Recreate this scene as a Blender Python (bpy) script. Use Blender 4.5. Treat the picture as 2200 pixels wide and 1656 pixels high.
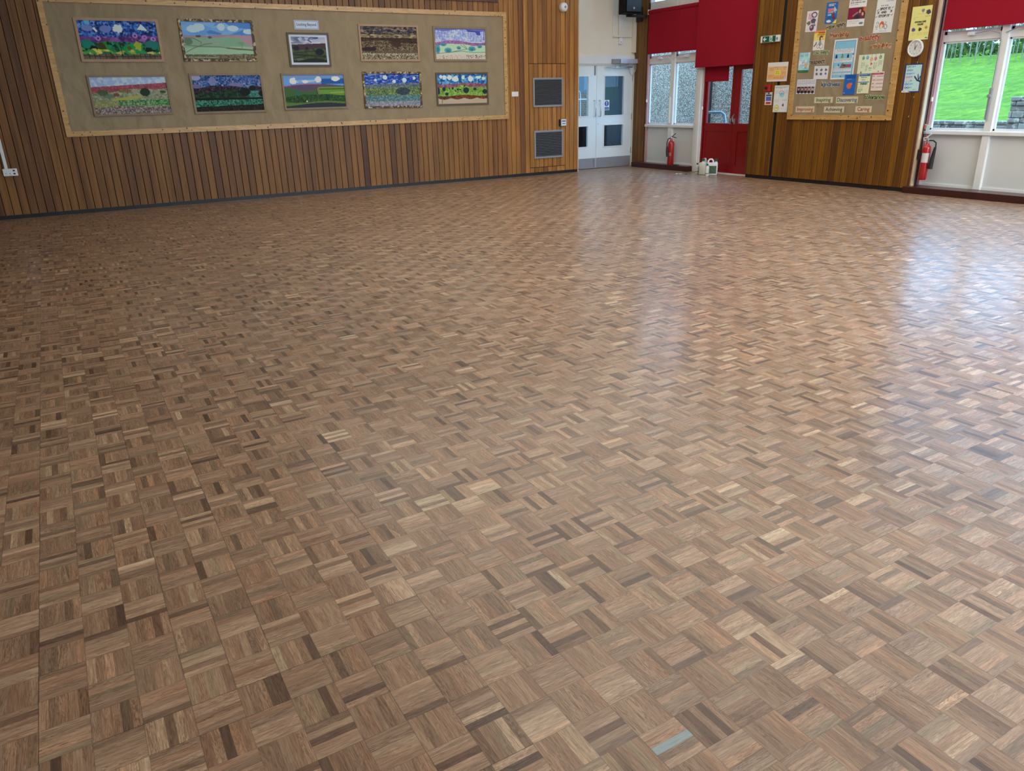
import bpy, bmesh, math, random
import numpy as np
from mathutils import Vector, Matrix
from math import pi, sin, cos, radians
random.seed(7)
for o in list(bpy.data.objects): bpy.data.objects.remove(o)
sc = bpy.context.scene
COL = sc.collection

# ---------------------------------------------------------------- camera
cam_d = bpy.data.cameras.new('camera'); cam = bpy.data.objects.new('camera', cam_d); COL.objects.link(cam)
CR = Vector((0.86044171, -0.50892001, -0.0253078)); CU = Vector((0.20259598, 0.29611582, 0.9334186)); CF = Vector((0.46754137, 0.80827956, -0.35789556))
cam.matrix_world = Matrix(((CR.x, CU.x, -CF.x, 0), (CR.y, CU.y, -CF.y, 0), (CR.z, CU.z, -CF.z, 1.443), (0, 0, 0, 1)))
cam_d.sensor_width = 36; cam_d.lens = 1604.4 / 2200 * 36; cam_d.clip_end = 300; cam_d.clip_start = .05
sc.camera = cam
# ---------------------------------------------------------------- view
sc.view_settings.view_transform = 'Standard'; sc.view_settings.look = 'None'
sc.view_settings.gamma = 1; sc.view_settings.use_curve_mapping = False; sc.view_settings.exposure = 0.08
sc.cycles.use_denoising = True
sc.cycles.max_bounces = 10; sc.cycles.diffuse_bounces = 5; sc.cycles.transparent_max_bounces = 12
# ---------------------------------------------------------------- world: bright overcast sky
SKY = (0.34, 0.68, 1.08); SKY_STRENGTH = 4.8
world = bpy.data.worlds.new('world'); sc.world = world; world.use_nodes = True
wt = world.node_tree; wt.nodes.clear()
wo = wt.nodes.new('ShaderNodeOutputWorld'); wb = wt.nodes.new('ShaderNodeBackground')
wc = wt.nodes.new('ShaderNodeTexCoord'); wn = wt.nodes.new('ShaderNodeTexNoise'); wr = wt.nodes.new('ShaderNodeValToRGB')
wn.inputs['Scale'].default_value = 2.2; wn.inputs['Detail'].default_value = 4
wr.color_ramp.elements[0].position = .35; wr.color_ramp.elements[0].color = (SKY[0] * .8, SKY[1] * .86, SKY[2] * .95, 1)
wr.color_ramp.elements[1].position = .7; wr.color_ramp.elements[1].color = (SKY[0] * 1.15, SKY[1] * 1.08, SKY[2] * 1.0, 1)
wt.links.new(wc.outputs['Generated'], wn.inputs['Vector']); wt.links.new(wn.outputs['Fac'], wr.inputs['Fac'])
wt.links.new(wr.outputs['Color'], wb.inputs['Color']); wb.inputs['Strength'].default_value = SKY_STRENGTH
wt.links.new(wb.outputs['Background'], wo.inputs['Surface'])
# ---------------------------------------------------------------- added fill lamp settings
STRIP_STRENGTH = 25.0; PANEL_STRENGTH = 1.75; FILL_COLOR = (1.0, .93, .81)

XR, XW, YL, YD = 10.83, 11.05, 13.16, 13.52      # right panelling, window plane, left panelling, white-door plane
ROOM = (-6.0, 11.2, -5.0, 13.7); CEIL = 4.4
CAMZ = 1.443
def portal(loc, rot, sx, sy):
    d = bpy.data.lights.new('window_daylight', 'AREA'); d.shape = 'RECTANGLE'; d.size = sx; d.size_y = sy
    d.cycles.is_portal = True
    o = bpy.data.objects.new('window_daylight', d); o.location = loc; o.rotation_euler = rot; COL.objects.link(o)
portal((11.16, 1.1, 2.5), (0, pi / 2, 0), 3.5, 11.6)
portal((11.16, 11.5, 2.5), (0, pi / 2, 0), 3.5, 3.4)
portal((6.8, -4.95, 2.4), (-pi/2, 0, 0), 8.6, 3.0)

# ================================================================= helpers
def lin(v):
    v = np.asarray(v, float) / 255.
    return np.where(v <= .04045, v / 12.92, ((v + .055) / 1.055) ** 2.4)
def C(r, g, b): return tuple(float(x) for x in lin((r, g, b)))
class NT:
    def __init__(s, name):
        s.m = bpy.data.materials.new(name); s.m.use_nodes = True; s.t = s.m.node_tree; s.t.nodes.clear()
        s.out = s.n('ShaderNodeOutputMaterial')
    def n(s, typ, **kw):
        x = s.t.nodes.new(typ)
        for k, v in kw.items(): setattr(x, k, v)
        return x
    def put(s, sock, v):
        if hasattr(v, 'is_output') or isinstance(v, bpy.types.NodeSocket): s.t.links.new(v, sock)
        elif v is not None: sock.default_value = v
    def M(s, op, a, b=None, c=None, clamp=False):
        x = s.n('ShaderNodeMath', operation=op); x.use_clamp = clamp
        s.put(x.inputs[0], a)
        if b is not None: s.put(x.inputs[1], b)
        if c is not None: s.put(x.inputs[2], c)
        return x.outputs[0]
    def mix(s, f, a, b, bt='MIX'):
        x = s.n('ShaderNodeMix', data_type='RGBA', blend_type=bt)
        s.put(x.inputs[0], f)
        for k, v in ((6, a), (7, b)):
            if isinstance(v, tuple) and len(v) == 3: v = (*v, 1)
            s.put(x.inputs[k], v)
        return x.outputs[2]
    def fmix(s, f, a, b):
        x = s.n('ShaderNodeMix', data_type='FLOAT'); s.put(x.inputs[0], f); s.put(x.inputs[2], a); s.put(x.inputs[3], b); return x.outputs[0]
    def ramp(s, f, stops, interp='LINEAR'):
        x = s.n('ShaderNodeValToRGB'); r = x.color_ramp; r.interpolation = interp
        while len(r.elements) < len(stops): r.elements.new(.5)
        for e, (p, c) in zip(r.elements, stops): e.position = p; e.color = (*c, 1) if len(c) == 3 else c
        s.put(x.inputs[0], f); return x.outputs[0]
    def noise(s, vec, scale=5, detail=3, rough=.5, dist=0):
        x = s.n('ShaderNodeTexNoise'); s.put(x.inputs['Vector'], vec); x.inputs['Scale'].default_value = scale
        x.inputs['Detail'].default_value = detail; x.inputs['Roughness'].default_value = rough; x.inputs['Distortion'].default_value = dist
        return x.outputs[0]
    def obj(s): return s.n('ShaderNodeTexCoord').outputs['Object']
    def pos(s): return s.n('ShaderNodeNewGeometry').outputs['Position']
    def xyz(s, a, b, c):
        x = s.n('ShaderNodeCombineXYZ'); s.put(x.inputs[0], a); s.put(x.inputs[1], b); s.put(x.inputs[2], c); return x.outputs[0]
    def sep(s, v):
        x = s.n('ShaderNodeSeparateXYZ'); s.put(x.inputs[0], v); return x.outputs
    def mapv(s, v, sc_=(1, 1, 1)):
        x = s.n('ShaderNodeMapping'); s.put(x.inputs['Vector'], v); x.inputs['Scale'].default_value = sc_; return x.outputs[0]
    def bsdf(s, col, rough=.5, metal=0, spec=.5, coat=0, coatr=.1, normal=None, **kw):
        x = s.n('ShaderNodeBsdfPrincipled')
        if isinstance(col, tuple) and len(col) == 3: col = (*col, 1)
        s.put(x.inputs['Base Color'], col); s.put(x.inputs['Roughness'], rough); x.inputs['Metallic'].default_value = metal
        s.put(x.inputs['Specular IOR Level'], spec); s.put(x.inputs['Coat Weight'], coat); x.inputs['Coat Roughness'].default_value = coatr
        if normal is not None: s.put(x.inputs['Normal'], normal)
        for k, v in kw.items(): s.put(x.inputs[k], v)
        s.t.links.new(x.outputs[0], s.out.inputs[0]); return x
    def bump(s, h, strength=.3, dist=.002):
        x = s.n('ShaderNodeBump'); x.inputs['Strength'].default_value = strength; x.inputs['Distance'].default_value = dist
        s.put(x.inputs['Height'], h); return x.outputs[0]
_mc = {}
def plain(name, col, rough=.5, metal=0, var=.08, scale=12, spec=.5, coat=0):
    if name in _mc: return _mc[name]
    n = NT(name); f = n.noise(n.obj(), scale, 4)
    a = tuple(x * (1 - var) for x in col); b = tuple(min(1, x * (1 + var)) for x in col)
    c = n.ramp(f, [(.3, a), (.7, b)])
    n.bsdf(c, rough, metal, spec, coat); _mc[name] = n.m; return n.m

# ---- mesh builder, local coordinates
class MB:
    def __init__(s): s.v = []; s.f = []; s.m = []
    def add(s, v, f, m=0):
        o = len(s.v); s.v += [tuple(x) for x in v]; s.f += [tuple(i + o for i in q) for q in f]; s.m += [m] * len(f); return s
    def box(s, x0, x1, y0, y1, z0, z1, m=0, b=0.0):
        x0, x1 = sorted((x0, x1)); y0, y1 = sorted((y0, y1)); z0, z1 = sorted((z0, z1))
        b = min(b, (x1 - x0) * .45, (y1 - y0) * .45, (z1 - z0) * .45)
        if b <= 0:
            v = [(x, y, z) for z in (z0, z1) for y in (y0, y1) for x in (x0, x1)]
            return s.add(v, [(0, 2, 3, 1), (4, 5, 7, 6), (0, 1, 5, 4), (2, 6, 7, 3), (0, 4, 6, 2), (1, 3, 7, 5)], m)
        bm = bmesh.new(); bmesh.ops.create_cube(bm, size=1)
        for q in bm.verts: q.co = Vector(((x0 + x1) / 2 + q.co.x * (x1 - x0), (y0 + y1) / 2 + q.co.y * (y1 - y0), (z0 + z1) / 2 + q.co.z * (z1 - z0)))
        bmesh.ops.bevel(bm, geom=list(bm.edges), offset=b, segments=2, affect='EDGES', profile=.5)
        bm.verts.index_update(); s.add([q.co for q in bm.verts], [[w.index for w in f.verts] for f in bm.faces], m); bm.free(); return s
    def lathe(s, prof, c=(0, 0, 0), axis='Z', n=28, m=0, squash=(1, 1), cap=True):
        # prof: (r, h) list
        v = []; f = []
        for r, h in prof:
            for k in range(n):
                a = 2 * pi * k / n; x, y = r * cos(a) * squash[0], r * sin(a) * squash[1]
                p = {'Z': (x, y, h), 'X': (h, x, y), 'Y': (y, h, x)}[axis]
                v.append((p[0] + c[0], p[1] + c[1], p[2] + c[2]))
        for i in range(len(prof) - 1):
            for k in range(n):
                k2 = (k + 1) % n; f.append((i * n + k, i * n + k2, (i + 1) * n + k2, (i + 1) * n + k))
        if cap: f.append(tuple(range(n))[::-1]); f.append(tuple(range((len(prof) - 1) * n, len(prof) * n)))
        return s.add(v, f, m)
    def tube(s, path, r, n=10, m=0, closed=False):
        P = [Vector(p) for p in path]; v = []; f = []; N = len(P); up = None
        rr = r if isinstance(r, (list, tuple)) else [r] * N
        for i, p in enumerate(P):
            a = P[i - 1] if (i > 0 or closed) else P[i]; b = P[(i + 1) % N] if (i < N - 1 or closed) else P[i]
            d = (b - a).normalized()
            if up is None: up = Vector((0, 0, 1)) if abs(d.z) < .9 else Vector((1, 0, 0))
            x = d.cross(up).normalized(); y = x.cross(d).normalized(); up = y
            for k in range(n):
                t = 2 * pi * k / n; v.append(p + x * cos(t) * rr[i] + y * sin(t) * rr[i])
        for i in range(N if closed else N - 1):
            j = (i + 1) % N
            for k in range(n):
                k2 = (k + 1) % n; f.append((i * n + k, i * n + k2, j * n + k2, j * n + k))
        if not closed: f.append(tuple(range(n))[::-1]); f.append(tuple(range((N - 1) * n, N * n)))
        return s.add(v, f, m)
    def prism(s, poly, z0, z1, m=0):
        n = len(poly); v = [(x, y, z0) for x, y in poly] + [(x, y, z1) for x, y in poly]
        f = [tuple(range(n))[::-1], tuple(range(n, 2 * n))] + [(i, (i + 1) % n, n + (i + 1) % n, n + i) for i in range(n)]
        return s.add(v, f, m)
    def build(s, name, mats, parent=None, mw=None, smooth=None):
        me = bpy.data.meshes.new(name); me.from_pydata(s.v, [], s.f)
        for x in (mats if isinstance(mats, (list, tuple)) else [mats]): me.materials.append(x)
        me.polygons.foreach_set('material_index', s.m); me.update()
        bm = bmesh.new(); bm.from_mesh(me); bmesh.ops.recalc_face_normals(bm, faces=bm.faces); bm.to_mesh(me); bm.free()
        if smooth:
            me.polygons.foreach_set('use_smooth', [True] * len(me.polygons))
            me.set_sharp_from_angle(angle=radians(smooth))
        o = bpy.data.objects.new(name, me); COL.objects.link(o)
        if parent: o.parent = parent
        elif mw is not None: o.matrix_world = mw
        return o
def tag(o, label=None, cat=None, group=None, kind=None):
    if label: o['label'] = label
    if cat: o['category'] = cat
    if group: o['group'] = group
    if kind: o['kind'] = kind
    return o
def empty(name, mw, label=None, cat=None, group=None, kind=None):
    o = bpy.data.objects.new(name, None); o.empty_display_size = .1; COL.objects.link(o); o.matrix_world = mw
    return tag(o, label, cat, group, kind)
def basis(ex, ey, ez, o): return Matrix(((ex[0], ey[0], ez[0], o[0]), (ex[1], ey[1], ez[1], o[1]), (ex[2], ey[2], ez[2], o[2]), (0, 0, 0, 1)))
def onL(x, z, off=0, ang=0, Y=YL):      # frame on a wall facing -Y : x right, y up, z out
    return basis((1, 0, 0), (0, 0, 1), (0, -1, 0), (x, Y - off, z)) @ Matrix.Rotation(radians(ang), 4, 'Z')
def onR(y, z, off=0, ang=0, X=XR):      # frame on a wall facing -X : x = -world Y
    return basis((0, -1, 0), (0, 0, 1), (-1, 0, 0), (X - off, y, z)) @ Matrix.Rotation(radians(ang), 4, 'Z')
def shift(y, z, X0, X1):                # same direction seen from the doorway, on a parallel plane
    k = X1 / X0; return y * k, CAMZ + (z - CAMZ) * k
def text_mesh(MBo, s, size, x=0, y=0, z=0, off=0.0, depth=.0006, m=0, width=None, align='CENTER', shear=0, bold=0):
    cu = bpy.data.curves.new('t', 'FONT'); cu.body = s; cu.size = size; cu.align_x = align; cu.align_y = 'CENTER'
    cu.extrude = depth; cu.offset = off + bold; cu.shear = shear; cu.resolution_u = 3
    ob = bpy.data.objects.new('t', cu); COL.objects.link(ob)
    dg = bpy.context.evaluated_depsgraph_get(); me = ob.evaluated_get(dg).to_mesh()
    v = [q.co.copy() for q in me.vertices]; f = [tuple(p.vertices) for p in me.polygons]
    if width and v:
        w = max(q.x for q in v) - min(q.x for q in v)
        k = width / w
        for q in v: q.x *= k
    MBo.add([(q.x + x, q.y + y, q.z + z) for q in v], f, m)
    ob.evaluated_get(dg).to_mesh_clear(); bpy.data.objects.remove(ob); bpy.data.curves.remove(cu)

# ================================================================= materials
def mat_panel(name, stops, rough=.38, coat=.25, dark=.5, xtint=None):
    n = NT(name); g = n.n('ShaderNodeNewGeometry'); r = g.outputs['Random Per Island']; p = n.pos()
    s = n.sep(p)
    base = n.ramp(r, stops)
    # grain : stretched along z
    v = n.xyz(n.M('MULTIPLY', n.M('ADD', s[0], s[1]), 38), n.M('MULTIPLY', r, 60), n.M('MULTIPLY', s[2], 1.3))
    f = n.noise(v, 1.0, 5, .6, .6)
    v2 = n.xyz(n.M('MULTIPLY', n.M('ADD', s[0], s[1]), 9), n.M('MULTIPLY', r, 91), n.M('MULTIPLY', s[2], .5))
    f2 = n.noise(v2, 1.0, 3, .5, .3)
    c = n.mix(n.ramp(f, [(.32, (0, 0, 0)), (.68, (1, 1, 1))]), n.mix(1.0, base, (.68, .62, .58), 'MULTIPLY'), base)
    c = n.mix(n.ramp(f2, [(.35, (0, 0, 0)), (.7, (1, 1, 1))]), n.mix(1.0, c, (.66, .6, .6), 'MULTIPLY'), n.mix(1.0, c, (1.18, 1.12, 1.0), 'MULTIPLY'))
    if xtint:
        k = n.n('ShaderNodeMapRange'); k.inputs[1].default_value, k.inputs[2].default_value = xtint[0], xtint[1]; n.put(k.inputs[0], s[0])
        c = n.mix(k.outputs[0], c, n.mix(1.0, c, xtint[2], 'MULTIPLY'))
    n.bsdf(c, rough, 0, .4, coat, .25, n.bump(f, .15, .001)); return n.m
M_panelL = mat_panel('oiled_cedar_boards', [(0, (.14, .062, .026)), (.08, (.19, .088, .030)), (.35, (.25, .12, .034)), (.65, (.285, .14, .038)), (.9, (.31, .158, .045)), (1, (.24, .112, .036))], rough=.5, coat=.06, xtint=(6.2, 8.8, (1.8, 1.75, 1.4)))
M_panelR = mat_panel('varnished_orange_boards', [(0, (.115, .045, .005)), (.3, (.19, .078, .006)), (.7, (.235, .102, .007)), (1, (.27, .125, .010))], rough=.4, coat=.12)
M_pine = None
def mat_pine():
    n = NT('knotty_pine'); p = n.pos(); s = n.sep(p)
    f = n.noise(n.mapv(p, (3, 3, 22)), 1.4, 4, .6, 1.0)
    c = n.ramp(f, [(.3, (.45, .25, .075)), (.7, (.64, .40, .15))])
    vo = n.n('ShaderNodeTexVoronoi', voronoi_dimensions='2D'); n.put(vo.inputs['Vector'], n.xyz(n.M('ADD', s[0], s[1]), s[2], 0)); vo.inputs['Scale'].default_value = 8.0
    k = n.ramp(n.M('ADD', vo.outputs['Distance'], n.M('MULTIPLY', n.sep(vo.outputs['Color'])[0], .06)), [(0.0, (1, 1, 1)), (.075, (1, 1, 1)), (.115, (0, 0, 0))])
    c = n.mix(k, c, (.06, .022, .012)); n.bsdf(c, .4, 0, .5, .2, .2); return n.m
M_pine = mat_pine()
def mat_kraft():
    n = NT('brown_backing_paper'); p = n.pos()
    a = n.noise(n.mapv(p, (1.5, 1.5, 1.0)), 3.2, 2.5, .4, .35)
    b = n.noise(p, 60, 3)
    c = n.ramp(a, [(.3, (.30, .235, .145)), (.7, (.345, .272, .172))])
    n.bsdf(c, .75, 0, .2, 0, .1, n.bump(a, .7, .07)); return n.m
M_kraft = mat_kraft()
M_cream = plain('cream_paint_wall', (.80, .75, .62), .6, var=.03, scale=3)
M_creamW = plain('warm_white_gloss_paint', (.74, .73, .66), .35, var=.03, scale=4)
M_white = plain('white_gloss_paint', (.78, .81, .83), .3, var=.03, scale=4)
M_doorw = plain('cool_white_door_paint', (.76, .86, .92), .25, var=.02, scale=3, coat=.3)
M_lowp = plain('pale_grey_panel_paint', (.66, .70, .71), .35, var=.02, scale=3)
M_ceil = plain('ceiling_white', (.7, .68, .62), .8, var=.03)
M_black = plain('black_skirting', (.008, .008, .010), .45)
M_plinth = plain('dark_maroon_plinth', (.045, .009, .008), .3, var=.2)
M_plas = plain('white_plastic', (.78, .79, .80), .35, var=.02)
M_greyp = plain('grey_metal_paint', (.27, .29, .31), .45, var=.05)
M_slat = plain('grey_slat', (.2, .22, .24), .45, var=.05)
M_dark = plain('dark_void', (.006, .006, .008), .8)
M_chrome = plain('brushed_steel', (.62, .64, .68), .28, 1, var=.06)
M_kick = plain('aluminium_kick_plate', (.36, .39, .45), .42, .45, var=.04)
M_red = plain('red_gloss_paint', (.24, .003, .006), .3, var=.08, scale=2, coat=.1)
def mat_blind():
    n = NT('red_blind_fabric'); f = n.noise(n.obj(), 90, 3); c = n.ramp(f, [(.3, (.35, .017, .034)), (.7, (.39, .019, .038))])
    d = n.n('ShaderNodeBsdfDiffuse'); n.put(d.inputs[0], c); t = n.n('ShaderNodeBsdfTranslucent'); n.put(t.inputs[0], c)
    m = n.n('ShaderNodeMixShader'); m.inputs[0].default_value = .12; n.put(m.inputs[1], d.outputs[0]); n.put(m.inputs[2], t.outputs[0]); n.t.links.new(m.outputs[0], n.out.inputs[0]); return n.m
M_blind = mat_blind()
M_rubber = plain('black_rubber', (.012, .012, .013), .5)
M_extred = plain('extinguisher_red', (.42, .010, .014), .22, var=.05, coat=.5)
M_speaker = plain('black_speaker_shell', (.0025, .0025, .004), .7, var=.3, scale=60, spec=.15)
M_mauve = plain('mauve_window_frame', (.50, .30, .31), .4, var=.06)
M_brown = plain('dark_brown_wood', (.11, .035, .018), .35, var=.3, scale=8)
M_creamwood = plain('cream_wood_strip', (.62, .50, .33), .45, var=.08, scale=8)
M_paper = plain('white_paper', (.80, .80, .80), .6, var=.01)
def mat_glass():
    n = NT('window_glass'); fr = n.n('ShaderNodeFresnel'); fr.inputs[0].default_value = 1.5
    t = n.n('ShaderNodeBsdfTransparent'); t.inputs[0].default_value = (.93, .96, .96, 1); g = n.n('ShaderNodeBsdfGlossy'); g.inputs['Roughness'].default_value = .0
    m = n.n('ShaderNodeMixShader'); n.put(m.inputs[0], n.M('MULTIPLY', fr.outputs[0], n.M('SUBTRACT', 1.0, n.n('ShaderNodeNewGeometry').outputs['Backfacing']))); n.put(m.inputs[1], t.outputs[0]); n.put(m.inputs[2], g.outputs[0])
    n.t.links.new(m.outputs[0], n.out.inputs[0]); return n.m
M_glass = mat_glass()
def mat_vcol(name, rough=.55, coat=0):
    n = NT(name); a = n.n('ShaderNodeVertexColor'); a.layer_name = 'Col'
    f = n.noise(n.obj(), 300, 2); c = n.mix(1.0, a.outputs[0], n.ramp(f, [(.3, (.93, .93, .93)), (.7, (1, 1, 1))]), 'MULTIPLY')
    n.bsdf(c, rough, 0, .35, coat, .15); return n.m
M_art = mat_vcol('painted_collage', .7); M_print = mat_vcol('printed_paper', .5); M_lam = mat_vcol('laminated_print', .3, .5)

# ---- parquet floor
SQ, GX, GY = 0.078985 * 1.443, 0.488925 * 1.443, 1.123836 * 1.443
def mat_floor():
    n = NT('mosaic_parquet'); p = n.sep(n.pos())
    u = n.M('ADD', n.M('DIVIDE', n.M('SUBTRACT', p[0], GX), SQ), 200.0)
    v = n.M('ADD', n.M('DIVIDE', n.M('SUBTRACT', GY, p[1]), SQ), 200.0)
    # hand-laid wobble
    wob = n.noise(n.xyz(n.M('FLOOR', u), n.M('FLOOR', v), 0), .21, 2)
    u = n.M('ADD', u, n.M('MULTIPLY', n.M('SUBTRACT', wob, .5), .08))
    i, j = n.M('FLOOR', u), n.M('FLOOR', v); fu, fv = n.M('FRACT', u), n.M('FRACT', v)
    par = n.M('MODULO', n.M('ADD', i, j), 2.0)
    a = n.fmix(par, fu, fv); b = n.fmix(par, fv, fu)
    k5 = n.M('MULTIPLY', a, 5.0); k = n.M('FLOOR', k5); fk = n.M('FRACT', k5)
    wn = n.n('ShaderNodeTexWhiteNoise', noise_dimensions='3D'); n.put(wn.inputs['Vector'], n.xyz(i, j, k)); r = wn.outputs['Value']; rc = n.sep(wn.outputs['Color'])
    ws = n.n('ShaderNodeTexWhiteNoise', noise_dimensions='2D'); n.put(ws.inputs['Vector'], n.xyz(i, j, 0)); rs = ws.outputs['Value']
    wl = n.n('ShaderNodeTexWhiteNoise', noise_dimensions='3D'); n.put(wl.inputs['Vector'], n.xyz(n.M('ADD', i, .5), j, n.M('FLOOR', n.M('MULTIPLY', n.M('ADD', k, .5), .5)))) # neighbours that match
    rr = n.fmix(n.M('GREATER_THAN', rc[0], .72), r, n.M('MULTIPLY', n.M('ADD', r, n.M('MULTIPLY', rs, 2.0)), .333))
    col = n.ramp(rr, [(0.0, (.13, .078, .055)), (.03, (.17, .105, .072)), (.08, (.25, .165, .112)), (.20, (.33, .218, .15)), (.42, (.40, .268, .183)),
                      (.62, (.46, .31, .212)), (.80, (.53, .37, .255)), (.92, (.62, .46, .32)), (1.0, (.74, .59, .43))])
    tint = n.ramp(rc[1], [(0, (1.08, .95, .88)), (.2, (1.03, .98, .95)), (.6, (1, 1, 1)), (.88, (.98, 1.0, 1.01)), (.97, (.92, 1.0, .97)), (1, (.86, .97, .92))])
    col = n.mix(1.0, col, tint, 'MULTIPLY')
    # directional sheen painted in: fingers one way browner, the others paler
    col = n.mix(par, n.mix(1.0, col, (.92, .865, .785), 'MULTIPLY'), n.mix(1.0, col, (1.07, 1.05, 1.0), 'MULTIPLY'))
    # figure: stretched noise along the finger
    seed = n.M('ADD', n.M('MULTIPLY', r, 137.0), n.M('MULTIPLY', rs, 71.0))
    g1 = n.noise(n.xyz(n.M('MULTIPLY', a, 8.0), n.M('MULTIPLY', b, .75), seed), 1.0, 4, .55, 1.0)
    g2 = n.noise(n.xyz(n.M('MULTIPLY', a, 60.0), n.M('MULTIPLY', b, 2.6), seed), 1.0, 3, .6, .5)
    w = n.M('MULTIPLY', n.M('SINE', n.M('ADD', n.M('MULTIPLY', g1, 55.0), seed)), 1.0)
    col = n.mix(n.ramp(g1, [(.35, (1, 1, 1)), (.62, (0, 0, 0))]), col, n.mix(1.0, col, (.74, .70, .67), 'MULTIPLY'))
    amp = n.M('MULTIPLY', rc[2], .95)
    col = n.mix(n.M('MULTIPLY', n.M('GREATER_THAN', w, .45), amp), col, n.mix(1.0, col, (.60, .54, .50), 'MULTIPLY'))
    col = n.mix(n.M('MULTIPLY', n.ramp(g2, [(.3, (1, 1, 1)), (.52, (0, 0, 0))]), .9), col, n.mix(1.0, col, (.62, .56, .52), 'MULTIPLY'))
    col = n.mix(n.M('MULTIPLY', n.ramp(g2, [(.5, (0, 0, 0)), (.68, (1, 1, 1))]), .7), col, n.mix(1.0, col, (1.34, 1.34, 1.30), 'MULTIPLY'))
    # the one blue-grey finger
    bl = n.M('MULTIPLY', n.M('COMPARE', i, float(math.floor((1.0 - GX) / SQ + 200)), .1), n.M('COMPARE', j, float(math.floor((GY - .995) / SQ + 200)), .1))
    bl = n.M('MULTIPLY', bl, n.M('MULTIPLY', n.M('COMPARE', k, 2.0, .1), n.M('ADD', .1, n.M('MULTIPLY', g2, 1.3))))
    col = n.mix(bl, col, (.27, .40, .43))
    # joints
    def edge(f): return n.M('MINIMUM', f, n.M('SUBTRACT', 1.0, f))
    li = n.n('ShaderNodeTexWhiteNoise', noise_dimensions='2D'); n.put(li.inputs['Vector'], n.xyz(n.M('ROUND', u), n.M('FLOOR', n.M('MULTIPLY', v, .05)), 0))
    lj = n.n('ShaderNodeTexWhiteNoise', noise_dimensions='2D'); n.put(lj.inputs['Vector'], n.xyz(n.M('ROUND', v), n.M('FLOOR', n.M('MULTIPLY', u, .125)), 7))
    eu = n.M('MULTIPLY', n.M('LESS_THAN', edge(fu), .011), n.ramp(li.outputs['Value'], [(0, (.25, .25, .25)), (.7, (.35, .35, .35)), (.92, (.6, .6, .6))]))
    ev = n.M('MULTIPLY', n.M('LESS_THAN', edge(fv), .009), n.ramp(lj.outputs['Value'], [(0, (.15, .15, .15)), (.8, (.4, .4, .4)), (1, (.8, .8, .8))]))
    ek = n.M('MULTIPLY', n.M('LESS_THAN', edge(fk), .03), .22)
    gap = n.M('MAXIMUM', n.M('MAXIMUM', eu, ev), ek)
    col = n.mix(gap, col, (.035, .022, .016))
    # broad wear, and pale sanding dust near the bottles
    br = n.noise(n.pos(), .55, 3); col = n.mix(1.0, col, n.ramp(br, [(.3, (.90, .90, .91)), (.7, (1.06, 1.06, 1.05))]), 'MULTIPLY')
    d = n.n('ShaderNodeVectorMath', operation='DISTANCE'); n.put(d.inputs[0], n.mapv(n.pos(), (1.0, .75, 1))); d.inputs[1].default_value = (10.45, 8.15, 0)
    dm = n.M('MULTIPLY', n.ramp(d.outputs['Value'], [(.25, (1, 1, 1)), (.75, (0, 0, 0))]), n.ramp(n.noise(n.pos(), 7, 4, .7), [(.42, (0, 0, 0)), (.6, (1, 1, 1))]))
    col = n.mix(n.M('MULTIPLY', dm, .75), col, (.20, .20, .17))
    # each block reflects a little differently
    nv = n.n('ShaderNodeVectorMath', operation='SUBTRACT'); n.put(nv.inputs[0], ws.outputs['Color']); nv.inputs[1].default_value = (.5, .5, .5)
    nk = n.n('ShaderNodeVectorMath', operation='SUBTRACT'); n.put(nk.inputs[0], wn.outputs['Color']); nk.inputs[1].default_value = (.5, .5, .5)
    s1 = n.n('ShaderNodeVectorMath', operation='SCALE'); n.put(s1.inputs[0], nv.outputs[0]); s1.inputs['Scale'].default_value = .010
    s2 = n.n('ShaderNodeVectorMath', operation='SCALE'); n.put(s2.inputs[0], nk.outputs[0]); s2.inputs['Scale'].default_value = .012
    ad = n.n('ShaderNodeVectorMath', operation='ADD'); n.put(ad.inputs[0], s1.outputs[0]); n.put(ad.inputs[1], s2.outputs[0])
    a2 = n.n('ShaderNodeVectorMath', operation='ADD'); n.put(a2.inputs[0], ad.outputs[0]); n.put(a2.inputs[1], n.n('ShaderNodeNewGeometry').outputs['Normal'])
    no = n.n('ShaderNodeVectorMath', operation='NORMALIZE'); n.put(no.inputs[0], a2.outputs[0])
    rough = n.fmix(par, .48, .56)
    x = n.bsdf(col, rough, 0, .55, n.M('ADD', .50, n.M('MULTIPLY', par, .08)), .22, no.outputs[0])
    n.t.links.new(no.outputs[0], x.inputs['Coat Normal'])
    x.inputs['Anisotropic'].default_value = .5; n.put(x.inputs['Tangent'], n.xyz(n.M('SUBTRACT', 1.0, par), par, 0))
    return n.m
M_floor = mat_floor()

# ================================================================= room shell
x0, x1, y0, y1 = ROOM
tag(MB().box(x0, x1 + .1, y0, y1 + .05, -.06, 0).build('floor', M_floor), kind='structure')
tag(MB().box(x0 - .1, x1 + .3, y0 - .1, y1 + .3, CEIL, CEIL + .1).build('ceiling', M_ceil), kind='structure')
def boards_y(mb, xa, xb, za, zb, Yf, w=.105, th=.018, gap=.006):    # boards facing -Y
    n = max(1, round((xb - xa) / w)); w = (xb - xa) / n
    for i in range(n):
        a = xa + i * w + gap / 2; b = a + w - gap; c = .005
        poly = [(a, Yf + th), (a, Yf + c), (a + c, Yf), (b - c, Yf), (b, Yf + c), (b, Yf + th)]
        v = [(x, y, za) for x, y in poly] + [(x, y, zb) for x, y in poly]; k = 6
        mb.add(v, [tuple(range(k))[::-1], tuple(range(k, 2 * k))] + [(q, (q + 1) % k, k + (q + 1) % k, k + q) for q in range(k)])
def boards_x(mb, ya, yb, za, zb, Xf, w=.105, th=.018, gap=.006):    # boards facing -X
    t = MB(); boards_y(t, ya, yb, za, zb, Xf, w, th, gap)
    mb.add([(y, x, z) for x, y, z in t.v], t.f)
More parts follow.
